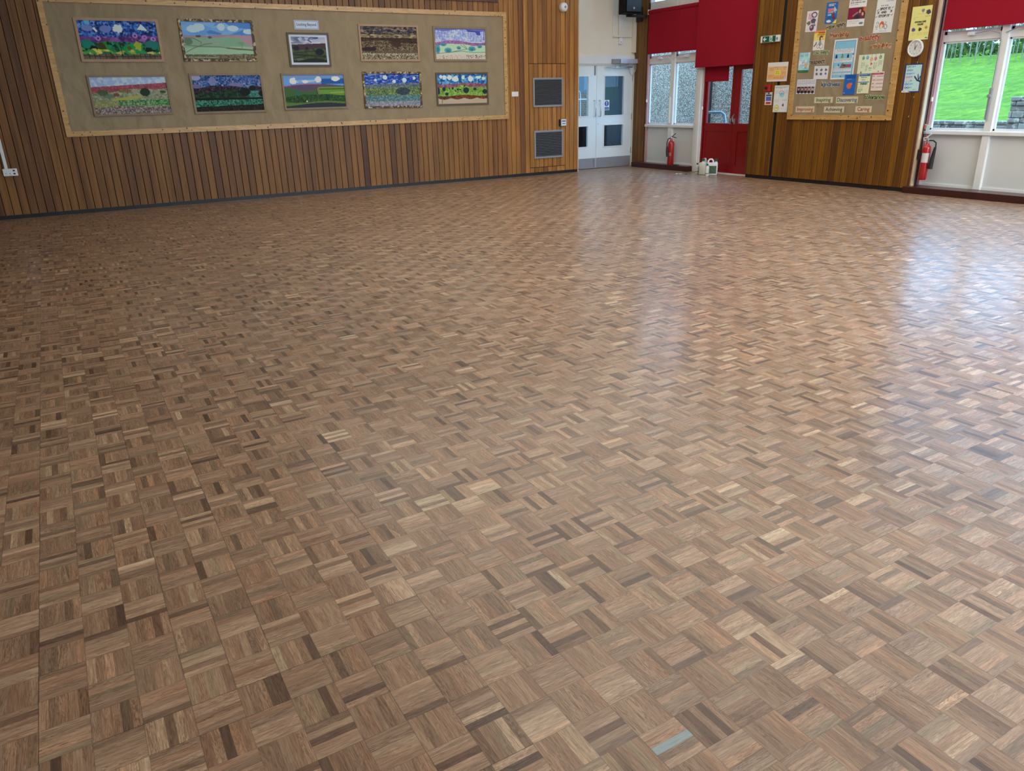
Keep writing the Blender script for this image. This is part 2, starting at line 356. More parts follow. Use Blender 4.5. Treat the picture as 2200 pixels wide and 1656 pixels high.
# left wall (panelled, faces the camera's left)
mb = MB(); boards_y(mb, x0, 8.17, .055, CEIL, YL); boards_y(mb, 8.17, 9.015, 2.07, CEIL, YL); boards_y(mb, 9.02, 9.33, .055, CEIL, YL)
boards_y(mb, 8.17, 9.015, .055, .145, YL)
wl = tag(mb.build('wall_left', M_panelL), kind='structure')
MB().box(x0, 9.33, YL + .019, YL + .06, 0, CEIL).build('wall_backing', M_dark, wl)
MB().box(9.325, 9.345, YL + .002, YD + .02, 0, CEIL).build('wall_return', M_creamwood, wl)
tag(MB().box(x0, 9.32, YL + .003, YL + .03, 0, .056, 0).build('baseboard_left', M_black), kind='structure')
# wall holding the white doors
mb = MB(); mb.box(9.335, 11.2, YD, YD + .15, 2.06, CEIL); mb.box(11.065, 11.2, YD, YD + .15, 0, 2.06)
tag(mb.build('wall_far', M_cream), kind='structure')
tag(MB().box(9.335, 11.03, YD - .03, YD - .001, 2.075, 2.235, 0, .003).build('trim_1', M_white), kind='structure')
# corner wood between doors and window
mb = MB(); boards_x(mb, 13.12, 13.5, .02, CEIL, XW - .03, w=.095)
cw = tag(mb.build('wall_corner', M_panelR), kind='structure')
MB().box(XW - .012, XW + .12, 13.10, 13.52, 0, CEIL).build('wall_backing', M_brown, cw)
# right wall: panelled pier between windows
GAP0, GAP1 = 9.475, 9.415
mb = MB(); boards_x(mb, GAP0, 10.0, .06, CEIL, XR, w=.105); boards_x(mb, 6.86, GAP1, .06, CEIL, XR, w=.115)
wr_ = tag(mb.build('wall_right', M_panelR), kind='structure')
MB().box(XR + .019, XW + .15, 6.84, 10.02, 0, CEIL).build('wall_backing', M_dark, wr_)
mb = MB(); mb.box(XR, XR + .03, 6.835, 6.86, .06, CEIL, 1); mb.box(XR + .03, XR + .095, 6.815, 6.839, .06, CEIL, 0); mb.box(XR + .095, XR + .14, 6.822, 6.839, .06, CEIL, 1)
mb.build('edge_strip', [M_creamwood, M_brown], wr_)
MB().box(XR + .001, XW, 10.0, 10.03, .06, CEIL).build('end_board', M_brown, wr_)
tag(MB().box(XR + .012, XR + .04, 6.87, 9.99, 0, .061).build('baseboard_right', M_black), kind='structure')
# hidden sides of the room
tag(MB().box(x0 - .1, x0, y0, y1, 0, CEIL).build('wall_side', M_cream), kind='structure')
mb = MB(); mb.box(x0, x1 + .2, y0 - .1, y0, 0, .9); mb.box(x0, x1 + .2, y0 - .1, y0, 3.9, CEIL)
mb.box(x0, 2.5, y0 - .1, y0, .9, 3.9)  # unseen; this part kept solid to darken the left foreground
for a in (x1 - .1,):
    mb.box(a, a + .3, y0 - .1, y0, .9, 3.9)
tag(mb.build('wall_back', M_cream), kind='structure')

# ================================================================= windows on the right wall
def window_unit(name, ya, yb, mulls, low_panel=True, top=4.2, mull_w=.1, trans=(2.04, 2.15), sill=.85, beam=(3.05, 3.19), ends=True, mat_end=None):
    """glazed bay between y=ya (left) and y=yb (right), in world coordinates"""
    e = empty(name, Matrix.Translation((XW, (ya + yb) / 2, 0)), kind='structure')
    def P(mb, nm, m): 
        mb.v = [(x - XW, y - (ya + yb) / 2, z) for x, y, z in mb.v]; return mb.build(nm, m, e)
    edges = [ya] + mulls + [yb]
    fr = MB()
    fr.box(XW - .015, XW + .06, ya, yb, sill - .01, sill + .03, 0, .004)
    fr.box(XW, XW + .07, ya, yb, trans[0], trans[1], 0, .006)
    fr.box(XW - .03, XW + .10, ya, yb, beam[0], beam[1], 0, .004)
    fr.box(XW, XW + .07, ya, yb, top - .05, top, 0)
    fr.box(XW, XW + .07, ya, yb, .095, .13, 0)
    for m in mulls:
        fr.box(XW - .035, XW + .08, m - mull_w / 2, m + mull_w / 2, .095, top, 0, .006)
    P(fr, 'window_frame', M_white)
    if ends:
        s = MB(); s.box(XW - .03, XW + .08, ya, ya - .045, .095, top, 0, .005); P(s, 'side_post', mat_end or M_mauve)
    sl = MB(); sl.box(XW - .05, XW + .0, ya, yb, sill - .03, sill + .02, 0, .006); P(sl, 'sill', M_white)
    pn = MB()
    for a, b in zip(edges[:-1], edges[1:]): pn.box(XW + .015, XW + .03, a, b, .12, sill - .02, 0)
    P(pn, 'lower_panel', M_lowp)
    for a, b in zip(edges[:-1], edges[1:]):
        aa = a - (mull_w / 2 if a != ya else .045); bb = b + (mull_w / 2 if b != yb else 0)
        f2 = MB()   # casement bead
        for (q0, q1, z0, z1) in ((aa, bb, sill + .03, sill + .055), (aa, bb, trans[0] - .02, trans[0]), (aa, aa - .022, sill + .03, trans[0]), (bb, bb + .022, sill + .03, trans[0])):
            f2.box(XW + .015, XW + .05, q0, q1, z0, z1)
        for (q0, q1, z0, z1) in ((aa, bb, trans[1], trans[1] + .045), (aa, aa - .04, trans[1], beam[0]), (bb, bb + .04, trans[1], beam[0])):
            f2.box(XW + .005, XW + .05, q0, q1, z0, z1, 0, .003)
        P(f2, 'casement', M_white)
        g = MB(); g.box(XW + .03, XW + .034, aa - .02, bb + .02, sill + .05, trans[0] - .015); g.box(XW + .03, XW + .034, aa - .03, bb + .03, trans[1] + .04, beam[0]); g.box(XW + .03, XW + .034, aa, bb, beam[1], top - .04)
        P(g, 'glass_pane', M_glass)
        h = MB(); yc = (aa + bb) / 2
        h.box(XW - .05, XW + .01, yc - .05, yc + .05, trans[1] - .03, trans[1] + .01, 0, .006); P(h, 'opener_catch', M_plas)
    return e, P
w1, P1w = window_unit('window_1', 13.08, 11.60, [12.30], mull_w=.12)
# cable to the openers of window 1
mb = MB(); mb.tube([(XW - .04, 12.60, 2.13), (XW - .045, 12.42, 2.145), (XW - .05, 12.33, 2.09), (XW - .05, 12.315, 1.9), (XW - .05, 12.315, 1.3)], .006); P1w(mb, 'opener_cable', M_creamW)
mb = MB(); mb.tube([(XW - .04, 11.95, 2.13), (XW - .045, 12.2, 2.145), (XW - .05, 12.29, 2.09)], .006); P1w(mb, 'opener_cable', M_creamW)
mb = MB(); mb.box(XW - .07, XW - .035, 12.30, 12.335, .90, 1.40, 0, .005); P1w(mb, 'opener_winder', M_plas)
ms = [5.955 - .9 * k for k in range(12)]
w2, P2w = window_unit('window_2', 6.84, -4.9, ms, mull_w=.1, trans=(2.03, 2.12), sill=.845)
mb = MB(); mb.tube([(XW - .04, 6.45, 2.10), (XW - .045, 6.15, 2.13), (XW - .05, 6.01, 2.09), (XW - .05, 5.985, 2.0), (XW - .05, 5.985, 1.2)], .006); P2w(mb, 'opener_cable', M_greyp)
mb = MB(); mb.tube([(XW - .04, 5.5, 2.12), (XW - .045, 5.8, 2.14), (XW - .05, 5.94, 2.09)], .006); P2w(mb, 'opener_cable', M_greyp)
mb = MB(); mb.box(XW - .07, XW - .035, 5.97, 6.005, 1.02, 1.42, 0, .006); mb.lathe([(.0, -.03), (.02, -.03), (.02, 0), (0, 0)], (XW - .075, 5.985, 1.32), 'X', 14); P2w(mb, 'opener_winder', M_greyp)
wk = MB().box(2.5, x1 - .1, y0 - .06, y0 - .055, .9, 3.9); o = tag(wk.build('window_3', M_glass), kind='structure')
# plinths under the glazing
tag(MB().box(10.85, XW + .08, 11.57, 13.3, 0, .097, 0, .004).build('trim_2', M_plinth), kind='structure')
tag(MB().box(10.73, XW + .08, -4.9, 6.86, 0, .095, 0, .004).build('trim_3', M_plinth), kind='structure')
# post between window 1 and the red doors
mb = MB(); mb.box(XW - .05, XW + .10, 11.40, 11.60, 0, CEIL, 0, .006); mb.box(XW - .075, XW - .045, 11.44, 11.52, 0, 3.0, 0, .006)
tag(mb.build('trim_4', M_white), kind='structure')

# ================================================================= red double doors
d2 = empty('door_2', Matrix.Translation((XW, 10.7, 0)), kind='structure')
def PD(mb, nm, m, par=None):
    mb.v = [(x - XW, y - 10.7, z) for x, y, z in mb.v]; return mb.build(nm, m, par or d2)
mb = MB(); mb.box(XW - .02, XW + .1, 11.40, 11.365, 0, 2.15); mb.box(XW - .02, XW + .1, 10.035, 10.0, 0, 2.15); mb.box(XW - .02, XW + .1, 10.0, 11.4, 2.06, 2.15)
mb.box(XW + .05, XW + .12, 10.0, 11.4, 2.15, CEIL); PD(mb, 'door_frame', M_red)
def red_leaf(ya, yb, glass, meet):
    lf = MB(); g0, g1, z0, z1 = glass
    lf.box(XW, XW + .045, ya, g0, .02, 2.055, 0, .004); lf.box(XW, XW + .045, g1, yb, .02, 2.055, 0, .004)
    lf.box(XW, XW + .045, g0, g1, z1, 2.055, 0, .003); lf.box(XW, XW + .045, g0, g1, .77, z0, 0, .003); lf.box(XW, XW + .045, g0, g1, .02, .16)
    lf.box(XW + .012, XW + .035, g0, g1, .16, .77)
    L = PD(lf, 'door_leaf', M_red)
    PD(MB().box(XW + .02, XW + .025, g0 + .005, g1 - .005, z0 - .005, z1 + .005), 'glass_pane', M_glass, L)
    h = MB(); m = meet
    h.box(XW - .03, XW + .0, m - .02, m + .02, .90, 1.0, 0, .006)
    h.tube([(XW - .03, m, .93), (XW - .06, m, .95), (XW - .07, m + .01, 1.02), (XW - .06, m - .02 if m < 10.6 else m + .02, 1.08)], [.013, .014, .013, .009], 10)
    PD(h, 'door_handle', M_chrome, L)
red_leaf(11.362, 10.625, (11.31, 10.70, .915, 1.90), 10.66)
red_leaf(10.62, 10.037, (10.49, 10.075, .915, 1.84), 10.56)
PD(MB().box(XW - .07, XW + .1, 10.0, 11.38, 0, .018), 'threshold', M_plas)

# ================================================================= blinds
def blind(ya, yb, z0, z1, X, label, roller=True, kind='roller_blind', chain=None):
    e = empty(kind, Matrix.Translation((X, (ya + yb) / 2, z0)), label, 'blind')
    c = (ya + yb) / 2; h = z1 - z0
    mb = MB(); nx, nz = 2, 24
    v = []; 
    for iz in range(nz + 1):
        for sgn in (0, 1):
            y = (ya - c) if sgn == 0 else (yb - c); v.append((.004 * sin(iz * .5) , y, iz / nz * h))
    f = [(2 * k, 2 * k + 1, 2 * k + 3, 2 * k + 2) for k in range(nz)]
    fm = MB(); fm.box(-.001, .001, ya - c, yb - c, .02, h); fm.build('fabric', M_blind, e)
    MB().box(-.006, .006, ya - c, yb - c, 0, .022, 0, .003).build('bottom_bar', M_blind, e)
    if roller:
        MB().lathe([(.04, yb - c - .01), (.04, ya - c + .01)], (.02, 0, h + .02), 'Y', 20).build('roller', M_blind, e, smooth=40)
        for y in (ya - c + .015, yb - c - .015): MB().box(-.02, .07, y - .006, y + .006, h - .02, h + .07, 0, .003).build('bracket', M_plas, e)
    if chain:
        y, za, zb = chain; y -= c; za -= z0; zb -= z0
        t = MB(); t.tube([(-.03, y - .012, za), (-.03, y - .012, zb + .02), (-.03, y, zb), (-.03, y + .012, zb + .02), (-.03, y + .012, za)], .0035, 8)
        t.build('pull_chain', M_creamW, e)
    return e
Y, Z = shift(13.115, 2.235, XW, 10.96); Y2, Z2 = shift(11.66, 3.0, XW, 10.96)
blind(Y, Y2, Z, Z2, 10.96, 'red roller blind over the two-pane window left of the red doors')
Ya, Z = shift(11.70, 1.917, XW, 10.90); Yb, Z2 = shift(10.09, 3.6, XW, 10.90)
blind(Ya, Yb, Z, 3.6, 10.90, 'wide red roller blind hanging lowest, over the red double doors', chain=(Yb - .03, 3.5, 1.95))
Ya, Z = shift(6.83, 2.185, XW, 10.97)
blind(Ya, 3.9, Z, 3.02, 10.97, 'red roller blind above the grass view at the right edge')
e = blind(11.40, 10.78, 1.655, 1.98, XW - .02, 'small red blind on the left red door, over its glass', roller=False, kind='door_blind')
# loose pull chains with a white weight
def chain(x, y, z0, z1, label, lo=None):
    e = empty('blind_chain', Matrix.Translation((x, y, z0)), label, 'chain')
    mb = MB(); mb.tube([(0, -.012, z1 - z0), (0, -.012, .05), (0, 0, .03), (0, .012, .05), (0, .012, z1 - z0)], .004, 8); mb.build('beaded_loop', M_mauve, e)
    MB().lathe([(.0, -.02), (.014, -.02), (.016, 0), (.012, .035), (0, .04)], (0, 0, 0), 'Z', 14).build('weight', M_plas, e, smooth=40)
chain(10.98, 6.78, 1.28, 2.9, 'beaded chain with white weight beside the grass-view window')
chain(10.985, 13.02, 1.33, 2.9, 'beaded chain with white weight at the corner left of the first red blind')
chain(10.99, 11.375, 1.18, 1.9, 'beaded chain with white weight hanging at the left edge of the red doors')

# ================================================================= white double doors
d1 = empty('door_1', Matrix.Translation((10.2, YD, 0)), kind='structure')
def PW(mb, nm, m, par=None, smooth=None):
    mb.v = [(x - 10.2, y - YD, z) for x, y, z in mb.v]; return mb.build(nm, m, par or d1, smooth=smooth)
mb = MB(); mb.box(9.345, 9.378, YD - .03, YD + .06, 0, 2.06); mb.box(11.005, 11.065, YD - .03, YD + .06, 0, 2.06); mb.box(9.345, 11.065, YD - .01, YD + .06, 2.045, 2.075)
PW(mb, 'door_frame', M_creamW)
def leaf(xa, xb, panes, hx):
    mb = MB(); YF = YD
    px0, px1 = panes[0][0], panes[0][1]
    mb.box(xa, px0, YF, YF + .045, .012, 2.04); mb.box(px1, xb, YF, YF + .045, .012, 2.04)
    zs = sorted([(p[2], p[3]) for p in panes]); z = .012
    for a, b in zs: mb.box(px0, px1, YF, YF + .045, z, a); z = b
    mb.box(px0, px1, YF, YF + .045, z, 2.04)
    L = PW(mb, 'door_leaf', M_doorw)
    for a, b in zs:
        f = MB(); t = .02
        for q in ((px0 - t, px1 + t, a - t, a), (px0 - t, px1 + t, b, b + t), (px0 - t, px0, a, b), (px1, px1 + t, a, b)):
            f.box(q[0], q[1], YF - .010, YF + .001, q[2], q[3], 0, .002)
        PW(f, 'glazing_bead', M_white, L); PW(MB().box(px0, px1, YF + .02, YF + .025, a, b), 'glass_pane', M_glass, L)
    PW(MB().box(xa + .005, xb - .005, YF - .002, YF, .015, .218), 'kick_plate', M_kick, L)
    t = MB(); t.tube([(hx, YF, 1.37), (hx, YF - .055, 1.372), (hx, YF - .065, 1.36), (hx, YF - .065, 1.07), (hx, YF - .055, 1.058), (hx, YF, 1.06)], .010, 10); PW(t, 'pull_handle', M_chrome, L, 50)
    return L
LL = leaf(9.383, 10.05, [(9.578, 9.835, .457, .865), (9.578, 9.835, 1.073, 1.838)], 9.985)
RL = leaf(10.056, 11.0, [(10.262, 10.77, .443, .872), (10.262, 10.77, 1.071, 1.838)], 10.12)
for z in (1.75, 1.0, .28): PW(MB().box(9.374, 9.384, YD - .012, YD, z - .05, z + .05), 'hinge', M_chrome, LL)
for z in (1.80, 1.03, .33): PW(MB().box(10.985, 11.01, YD - .014, YD, z - .06, z + .06), 'hinge', M_chrome, RL)
mb = MB(); mb.box(9.985, 10.015, YD - .018, YD, 1.86, 2.04, 0, .003); PW(mb, 'flush_bolt', M_greyp, LL)
mb = MB(); mb.box(9.985, 10.015, YD - .018, YD, .03, .2, 0, .003); PW(mb, 'flush_bolt', M_greyp, LL)
mb = MB(); mb.lathe([(0, -.006), (.012, -.006), (.012, 0), (0, 0)], (10.1, YD, .905), 'Y', 12); PW(mb, 'lock', M_chrome, RL)
# door closer
e = empty('door_closer', Matrix.Translation((10.6, YD - .09, 2.12)), 'silver automatic door closer box above the white doors', 'door closer')
MB().box(-.02, .43, -.04, .08, -.045, .045, 0, .008).build('body', plain('closer_silver', (.55, .62, .75), .3, .3), e)
MB().box(-.20, -.03, -.01, .06, -.045, .045, 0, .004).build('switch_plate', M_greyp, e)
mb = MB(); mb.box(-.36, .32, .01, .04, -.125, -.095, 0, .003); mb.box(-.12, -.05, -.02, .05, -.13, -.09, 0, .003); mb.tube([(-.08, 0, -.1), (.15, -.05, -.075), (.2, -.02, -.05)], .010); mb.build('arm', M_chrome, e)
mb = MB(); mb.tube([(.42, .03, -.03), (.42, .02, -.15), (.38, .05, -.27), (.33, .06, -.26), (.29, .06, -.18), (.28, .05, -.11)], .006); mb.build('cable', M_chrome, e)
# mandatory sign on the glass
def rasterless(): pass
e = tag(MB().box(-.07, .07, -.1, .1, 0, .001).build('door_sign', plain('sign_white', (.8, .82, .85), .4), mw=onL(10.335, 1.274, -.018, 0, YD)), 'small white sign with blue circle on the right white door glass', 'sign')
M_signblue = plain('sign_blue', (.02, .10, .38), .4)
mb = MB(); mb.lathe([(0, .001), (.055, .001), (.055, .002), (0, .002)], (0, .03, 0), 'Z', 32, 0); mb.box(-.06, .06, -.09, -.04, .001, .002, 0)
mb.box(-.009, .009, .022, .07, .002, .003, 1); mb.lathe([(0, .002), (.011, .002), (.011, .003), (0, .003)], (0, .004, 0), 'Z', 16, 1); text_mesh(mb, 'Keep clear', .022, 0, -.065, .0025, m=1, depth=.0003)
mb.build('symbol', [M_signblue, M_plas], e)

# ================================================================= lobby behind the white doors
mb = MB(); mb.box(9.0, 9.1, YD + .3, YD + 2.2, 0, 2.8); mb.box(11.5, 11.6, YD + .3, YD + 2.2, 0, 2.8); mb.box(9.0, 11.6, YD + .3, YD + 2.2, 2.8, 2.9); mb.box(9.0, 9.75, YD + 2.2, YD + 2.3, 0, 2.9)
mb.box(9.75, 11.6, YD + 2.2, YD + 2.3, 0, .75); mb.box(9.75, 11.6, YD + 2.2, YD + 2.3, 2.3, 2.9); mb.box(10.45, 10.85, YD + 2.2, YD + 2.3, .75, 2.3)
tag(mb.build('wall_lobby', plain('lobby_blue_grey', (.22, .26, .30), .6)), kind='structure')
tag(MB().box(9.0, 11.6, y1 + .06, YD + 2.3, -.06, 0).build('floor_lobby', plain('lobby_carpet', (.05, .045, .045), .9)), kind='structure')
M_brick = NT('lobby_brick'); bk = M_brick.n('ShaderNodeTexBrick'); M_brick.put(bk.inputs['Vector'], M_brick.xyz(M_brick.sep(M_brick.pos())[0], M_brick.sep(M_brick.pos())[2], 0)); bk.inputs['Scale'].default_value = 4.5
bk.inputs['Color1'].default_value = (.22, .10, .08, 1); bk.inputs['Color2'].default_value = (.28, .17, .10, 1); bk.inputs['Mortar'].default_value = (.3, .28, .26, 1); M_brick.bsdf(bk.outputs[0], .8); M_brick = M_brick.m
tag(MB().box(9.3, 13.4, YD + 4.2, YD + 4.4, 0, 1.55).build('garden_wall', M_brick), 'brick wall seen dimly through the white doors\' glass', 'wall')
tag(MB().box(7.5, 16.5, YD + 7, YD + 7.3, -.1, 6).build('sky_screen_wall', plain('sky_screen_slate', (.10, .13, .16), .8)), 'added blue-grey building wall shutting out bright sky beyond the railing, through the white doors', 'building')  # invented wall, shuts out the bright sky behind the door glass
tag(MB().box(7.5, 16.5, YD + 2.31, YD + 7, -.1, -.02).build('ground_path', plain('path_grey', (.09, .09, .09), .9)), kind='structure')
e = empty('railing', Matrix.Translation((10.6, YD + 2.9, 0)), 'bow-topped white metal railing behind the white doors\' glass', 'railing')
mb = MB()
for k in range(9):
    x = -1.1 + k * .26; mb.tube([(x, 0, -.02), (x, 0, 1.5), (x + .02, 0, 1.57), (x + .065, 0, 1.6), (x + .11, 0, 1.57), (x + .13, 0, 1.5), (x + .13, 0, -.02)], .010, 6)
mb.build('bow_bars', M_plas, e); MB().box(-1.15, 1.3, -.01, .01, 1.38, 1.41).box(-1.15, 1.3, -.01, .01, .25, .28).build('rail', M_plas, e)
e = empty('dark_cabinet', Matrix.Translation((10.62, YD + 1.0, 0)), 'black low cabinet behind the lower pane of the right white door', 'cabinet')
MB().box(-.34, .34, -.2, .2, .03, .86, 0, .01).build('body', M_rubber, e); MB().box(-.30, .30, -.21, -.2, .08, .80, 0, .004).build('door', M_dark, e)
e = empty('lobby_fill', Matrix.Translation((10.4, YD + 1.2, 2.76)), kind='structure')  # added fill lamp that brightens the lobby behind the glass
nE = NT('lobby_fill_emission'); em = nE.n('ShaderNodeEmission'); em.inputs[0].default_value = (.8, .92, 1, 1); em.inputs[1].default_value = 1.5; nE.t.links.new(em.outputs[0], nE.out.inputs[0])
MB().box(-.4, .4, -.15, .15, 0, .03).build('diffuser', nE.m, e)

# ================================================================= added fill lamps (out of frame, invented to light the hall)
def fill_grid(name, label, group, spots, sx, sy, strength):
    nE = NT(name + '_glow'); em = nE.n('ShaderNodeEmission'); em.inputs[0].default_value = (*FILL_COLOR, 1); em.inputs[1].default_value = strength; nE.t.links.new(em.outputs[0], nE.out.inputs[0])
    proto = None
    for x, y in spots:
        if proto is None:
            proto = empty(name, Matrix.Translation((x, y, CEIL - .08)), label, 'ceiling light', group)  # added fill lamp, not a real ceiling light
            MB().box(-sx / 2 - .04, sx / 2 + .04, -sy / 2 - .04, sy / 2 + .04, .02, .08, 0, .006).build('housing', M_plas, proto); MB().box(-sx / 2, sx / 2, -sy / 2, sy / 2, 0, .02).build('diffuser', nE.m, proto)
        else:
            r = proto.copy(); COL.objects.link(r); r.location = (x, y, CEIL - .08)
            for ch in proto.children:
                c = ch.copy(); COL.objects.link(c); c.parent = r
fill_grid('fill_strip', 'added long fill light overhead, unseen behind the viewer', 'added fill strips behind the viewer', [(x, y) for x in (7.4, 9.8) for y in (-4.2, -3.0, -1.8, -.6)], 1.8, .8, STRIP_STRENGTH)
fill_grid('fill_panel', 'added large square fill panel, unseen over the hall', 'added fill panels over the hall', [(x, y) for x in (3.8, 6.4, 9.0) for y in (2.0, 4.8, 7.6, 10.5)], 2.4, 2.4, PANEL_STRENGTH)
#@@PART2
# ================================================================= outside
def mat_rough():
    n = NT('pebbledash'); p = n.pos(); vo = n.n('ShaderNodeTexVoronoi'); n.put(vo.inputs['Vector'], p); vo.inputs['Scale'].default_value = 44
    b = n.noise(p, 30, 3); c = n.ramp(n.sep(vo.outputs['Color'])[0], [(0, (.24, .155, .11)), (.4, (.50, .33, .235)), (.65, (.78, .52, .38)), (.9, (.98, .86, .66))])
    c = n.mix(.3, c, n.ramp(b, [(.35, (.22, .13, .09)), (.65, (.70, .42, .30))])); n.bsdf(c, .85, normal=n.bump(vo.outputs['Distance'], 1, .02)); return n.m
def mat_grass():
    n = NT('bright_grass'); p = n.pos(); a = n.noise(p, .8, 4, .6); b = n.noise(n.mapv(p, (.5, 1, 1)), 5, 5, .75)
    c = n.ramp(a, [(.3, (.13, .23, .022)), (.55, (.165, .29, .026)), (.75, (.24, .34, .03))])
    c = n.mix(1.0, c, n.ramp(b, [(.35, (.55, .66, .6)), (.65, (1.45, 1.22, 1.4))]), 'MULTIPLY'); n.bsdf(c, .9, spec=.1, normal=n.bump(b, .6, .06)); return n.m
def mat_stone():
    n = NT('dry_stone'); p = n.pos(); s = n.sep(p)
    r = n.n('ShaderNodeNewGeometry').outputs['Random Per Island']; base = n.ramp(r, [(0, (.20, .15, .115)), (.5, (.38, .28, .21)), (1, (.58, .44, .33))])
    lc = n.noise(p, 7, 5, .7); c = n.mix(n.ramp(lc, [(.50, (0, 0, 0)), (.62, (1, 1, 1))]), base, (.90, .72, .55)); n.bsdf(c, .9, normal=n.bump(lc, .6, .03)); return n.m
M_rough, M_grass, M_stone = mat_rough(), mat_grass(), mat_stone()
tag(MB().box(x1 + .11, 20, -30, 25, -.2, -.06).build('ground', plain('tarmac', (.10, .105, .11), .9, var=.3, scale=30)), kind='structure')
tag(MB().box(14.2, 14.5, 11.9, 17.3, -.1, 3.3).build('roughcast_wall', M_rough), 'grey pebbledash outside wall behind the red doors and left window', 'wall')
# low stone wall, and its taller end pillar
def stone_block(name, xa, xb, ya, yb, top, label, cat, cap):
    e = empty(name, Matrix.Translation((xa, (ya + yb) / 2, -.1)), label, cat)
    mb = MB(); rnd = random.Random(5 if top < .9 else 9); z = -.1; c = (ya + yb) / 2
    while z < top - .02:
        hgt = min(rnd.uniform(.08, .13), top - z); y = ya
        while y < yb - .01:
            w = min(rnd.uniform(.16, .42), yb - y); o = rnd.uniform(-.02, .02)
            mb.box(o, xb - xa, y - c + .006, y + w - c - .006, z + .1 + .006, z + .1 + hgt - .004, 0, .015); y += w
        z += hgt
    mb.box(.03, xb - xa, ya - c + .01, yb - c - .01, 0, top + .1 - .02, 0)
    if top > 1: mb.lathe([(0, 0), (.30, 0), (.30, .06), (.2, .12), (0, .14)], ((xb - xa) / 2, 0, top + .08), 'Z', 20, squash=(1.0, (yb - ya) * 1.55))
    mb.build('stonework', M_stone, e); return e
stone_block('stone_wall', 17.0, 17.4, 8.85, 13.0, .76, 'low dry-stone wall edging the grass outside the right window', 'wall', 0)
stone_block('stone_pillar', 16.6, 17.3, 5.6, 8.62, 1.24, 'taller rounded stone pier at the right end of the low stone wall', 'wall', 0)
mb = MB(); NXg, NYg = 60, 40; V = []
for iy in range(NYg + 1):
    for ix in range(NXg + 1):
        x = 17.3 + (ix / NXg) ** 1.3 * 45; y = -15 + iy / NYg * 60
        z = .70 + (x - 17.3) * .082 + .12 * sin(x * .6 + y * .3) * min(1, (x - 17.3) / 6)
        V.append((x, y, z))
mb.add(V, [(iy * (NXg + 1) + ix, iy * (NXg + 1) + ix + 1, (iy + 1) * (NXg + 1) + ix + 1, (iy + 1) * (NXg + 1) + ix) for iy in range(NYg) for ix in range(NXg)])
tag(mb.build('grass_bank', M_grass, smooth=60), kind='structure')
# hedge line
M_leaf = plain('hedge_leaf', (.16, .20, .06), .7, var=.5, scale=3); M_bark = plain('pale_bark', (.30, .25, .19), .8, var=.3, scale=6)
def clump(mb, n, cx, cy, cz, sx, sy, sz, s, rnd):
    for _ in range(n):
        x, y, z = rnd.gauss(cx, sx), rnd.gauss(cy, sy), rnd.gauss(cz, sz); a = rnd.uniform(0, pi); b = rnd.uniform(-.7, .7); k = rnd.uniform(.6, 1.3) * s
        d1 = Vector((cos(a), sin(a), b)).normalized() * k; d2 = Vector((-sin(a) * .4, cos(a) * .4, .9)).normalized() * k * .6; p = Vector((x, y, z))
        mb.add([p - d1, p - d2, p + d1, p + d2], [(0, 1, 2, 3)])
rnd = random.Random(3); zt = lambda x: .70 + (x - 17.3) * .082
mb = MB()
for k in range(80): clump(mb, 70, rnd.uniform(44.6, 46), -2 + k * .5, zt(45.3) + rnd.uniform(.1, .9), .5, .5, .35, .16, rnd)
for k in range(50): clump(mb, 60, rnd.uniform(48, 50), -2 + k * .8, zt(49) + rnd.uniform(.3, 2.2), .6, .8, .7, .22, rnd)
tag(mb.build('hedge', M_leaf), 'tangled green hedge along the top of the grass bank', 'hedge', kind='stuff')
for k in range(48):
    y = 18.2 + k * .19 + rnd.uniform(-.05, .05); x = 39.7 + (k % 4) * 1.0 + rnd.uniform(0, .2); z = zt(x) - .1
    e = empty('hedge_tree', Matrix.Translation((x, y, z)), 'thin pale-stemmed tree in the hedge line above the grass', 'tree', 'thin trees along the hedge')
    mb = MB(); l = rnd.uniform(-.16, .16); h = rnd.uniform(2.6, 3.6); t = rnd.uniform(.016, .036)
    mb.tube([(0, 0, 0), (.05, l * .4, h * .5), (0, l, h)], [t, t * .8, t * .4], 6)
    for q in range(2):
        z0 = rnd.uniform(.3, 1.6); dy = rnd.choice((-1, 1)) * rnd.uniform(.06, .2); mb.tube([(0, l * z0 / h, z0), (.05, l * z0 / h + dy * .6, z0 + .6), (.05, l * .8 + dy, z0 + 1.3)], [t * .6, t * .5, t * .25], 5)
    mb.build('trunk', M_bark, e); mb = MB(); clump(mb, 16, 0, l, h, .1, .12, .2, .12, rnd); mb.build('foliage', M_leaf, e)
# hand rail outside the red door and a downpipe
e = empty('handrail', Matrix.Translation((12.0, 12.0, -.06)), 'grey tubular handrail hoop seen through the left red door', 'handrail')
mb = MB(); mb.tube([(0, .34, 0), (0, .34, .98), (0, .31, 1.09), (0, .22, 1.14), (0, -.14, 1.14), (0, -.23, 1.09), (0, -.26, .98), (0, -.26, 0)], .028, 12); mb.build('hoop', plain('galvanised_tube', (.30, .36, .40), .4, .6), e, smooth=50)
tag(MB().tube([(14.13, 14.36, -.1), (14.13, 14.36, 3.3)], .03, 10).build('downpipe', M_rubber, smooth=50), 'thin black downpipe on the pebbledash wall outside the red door', 'pipe')

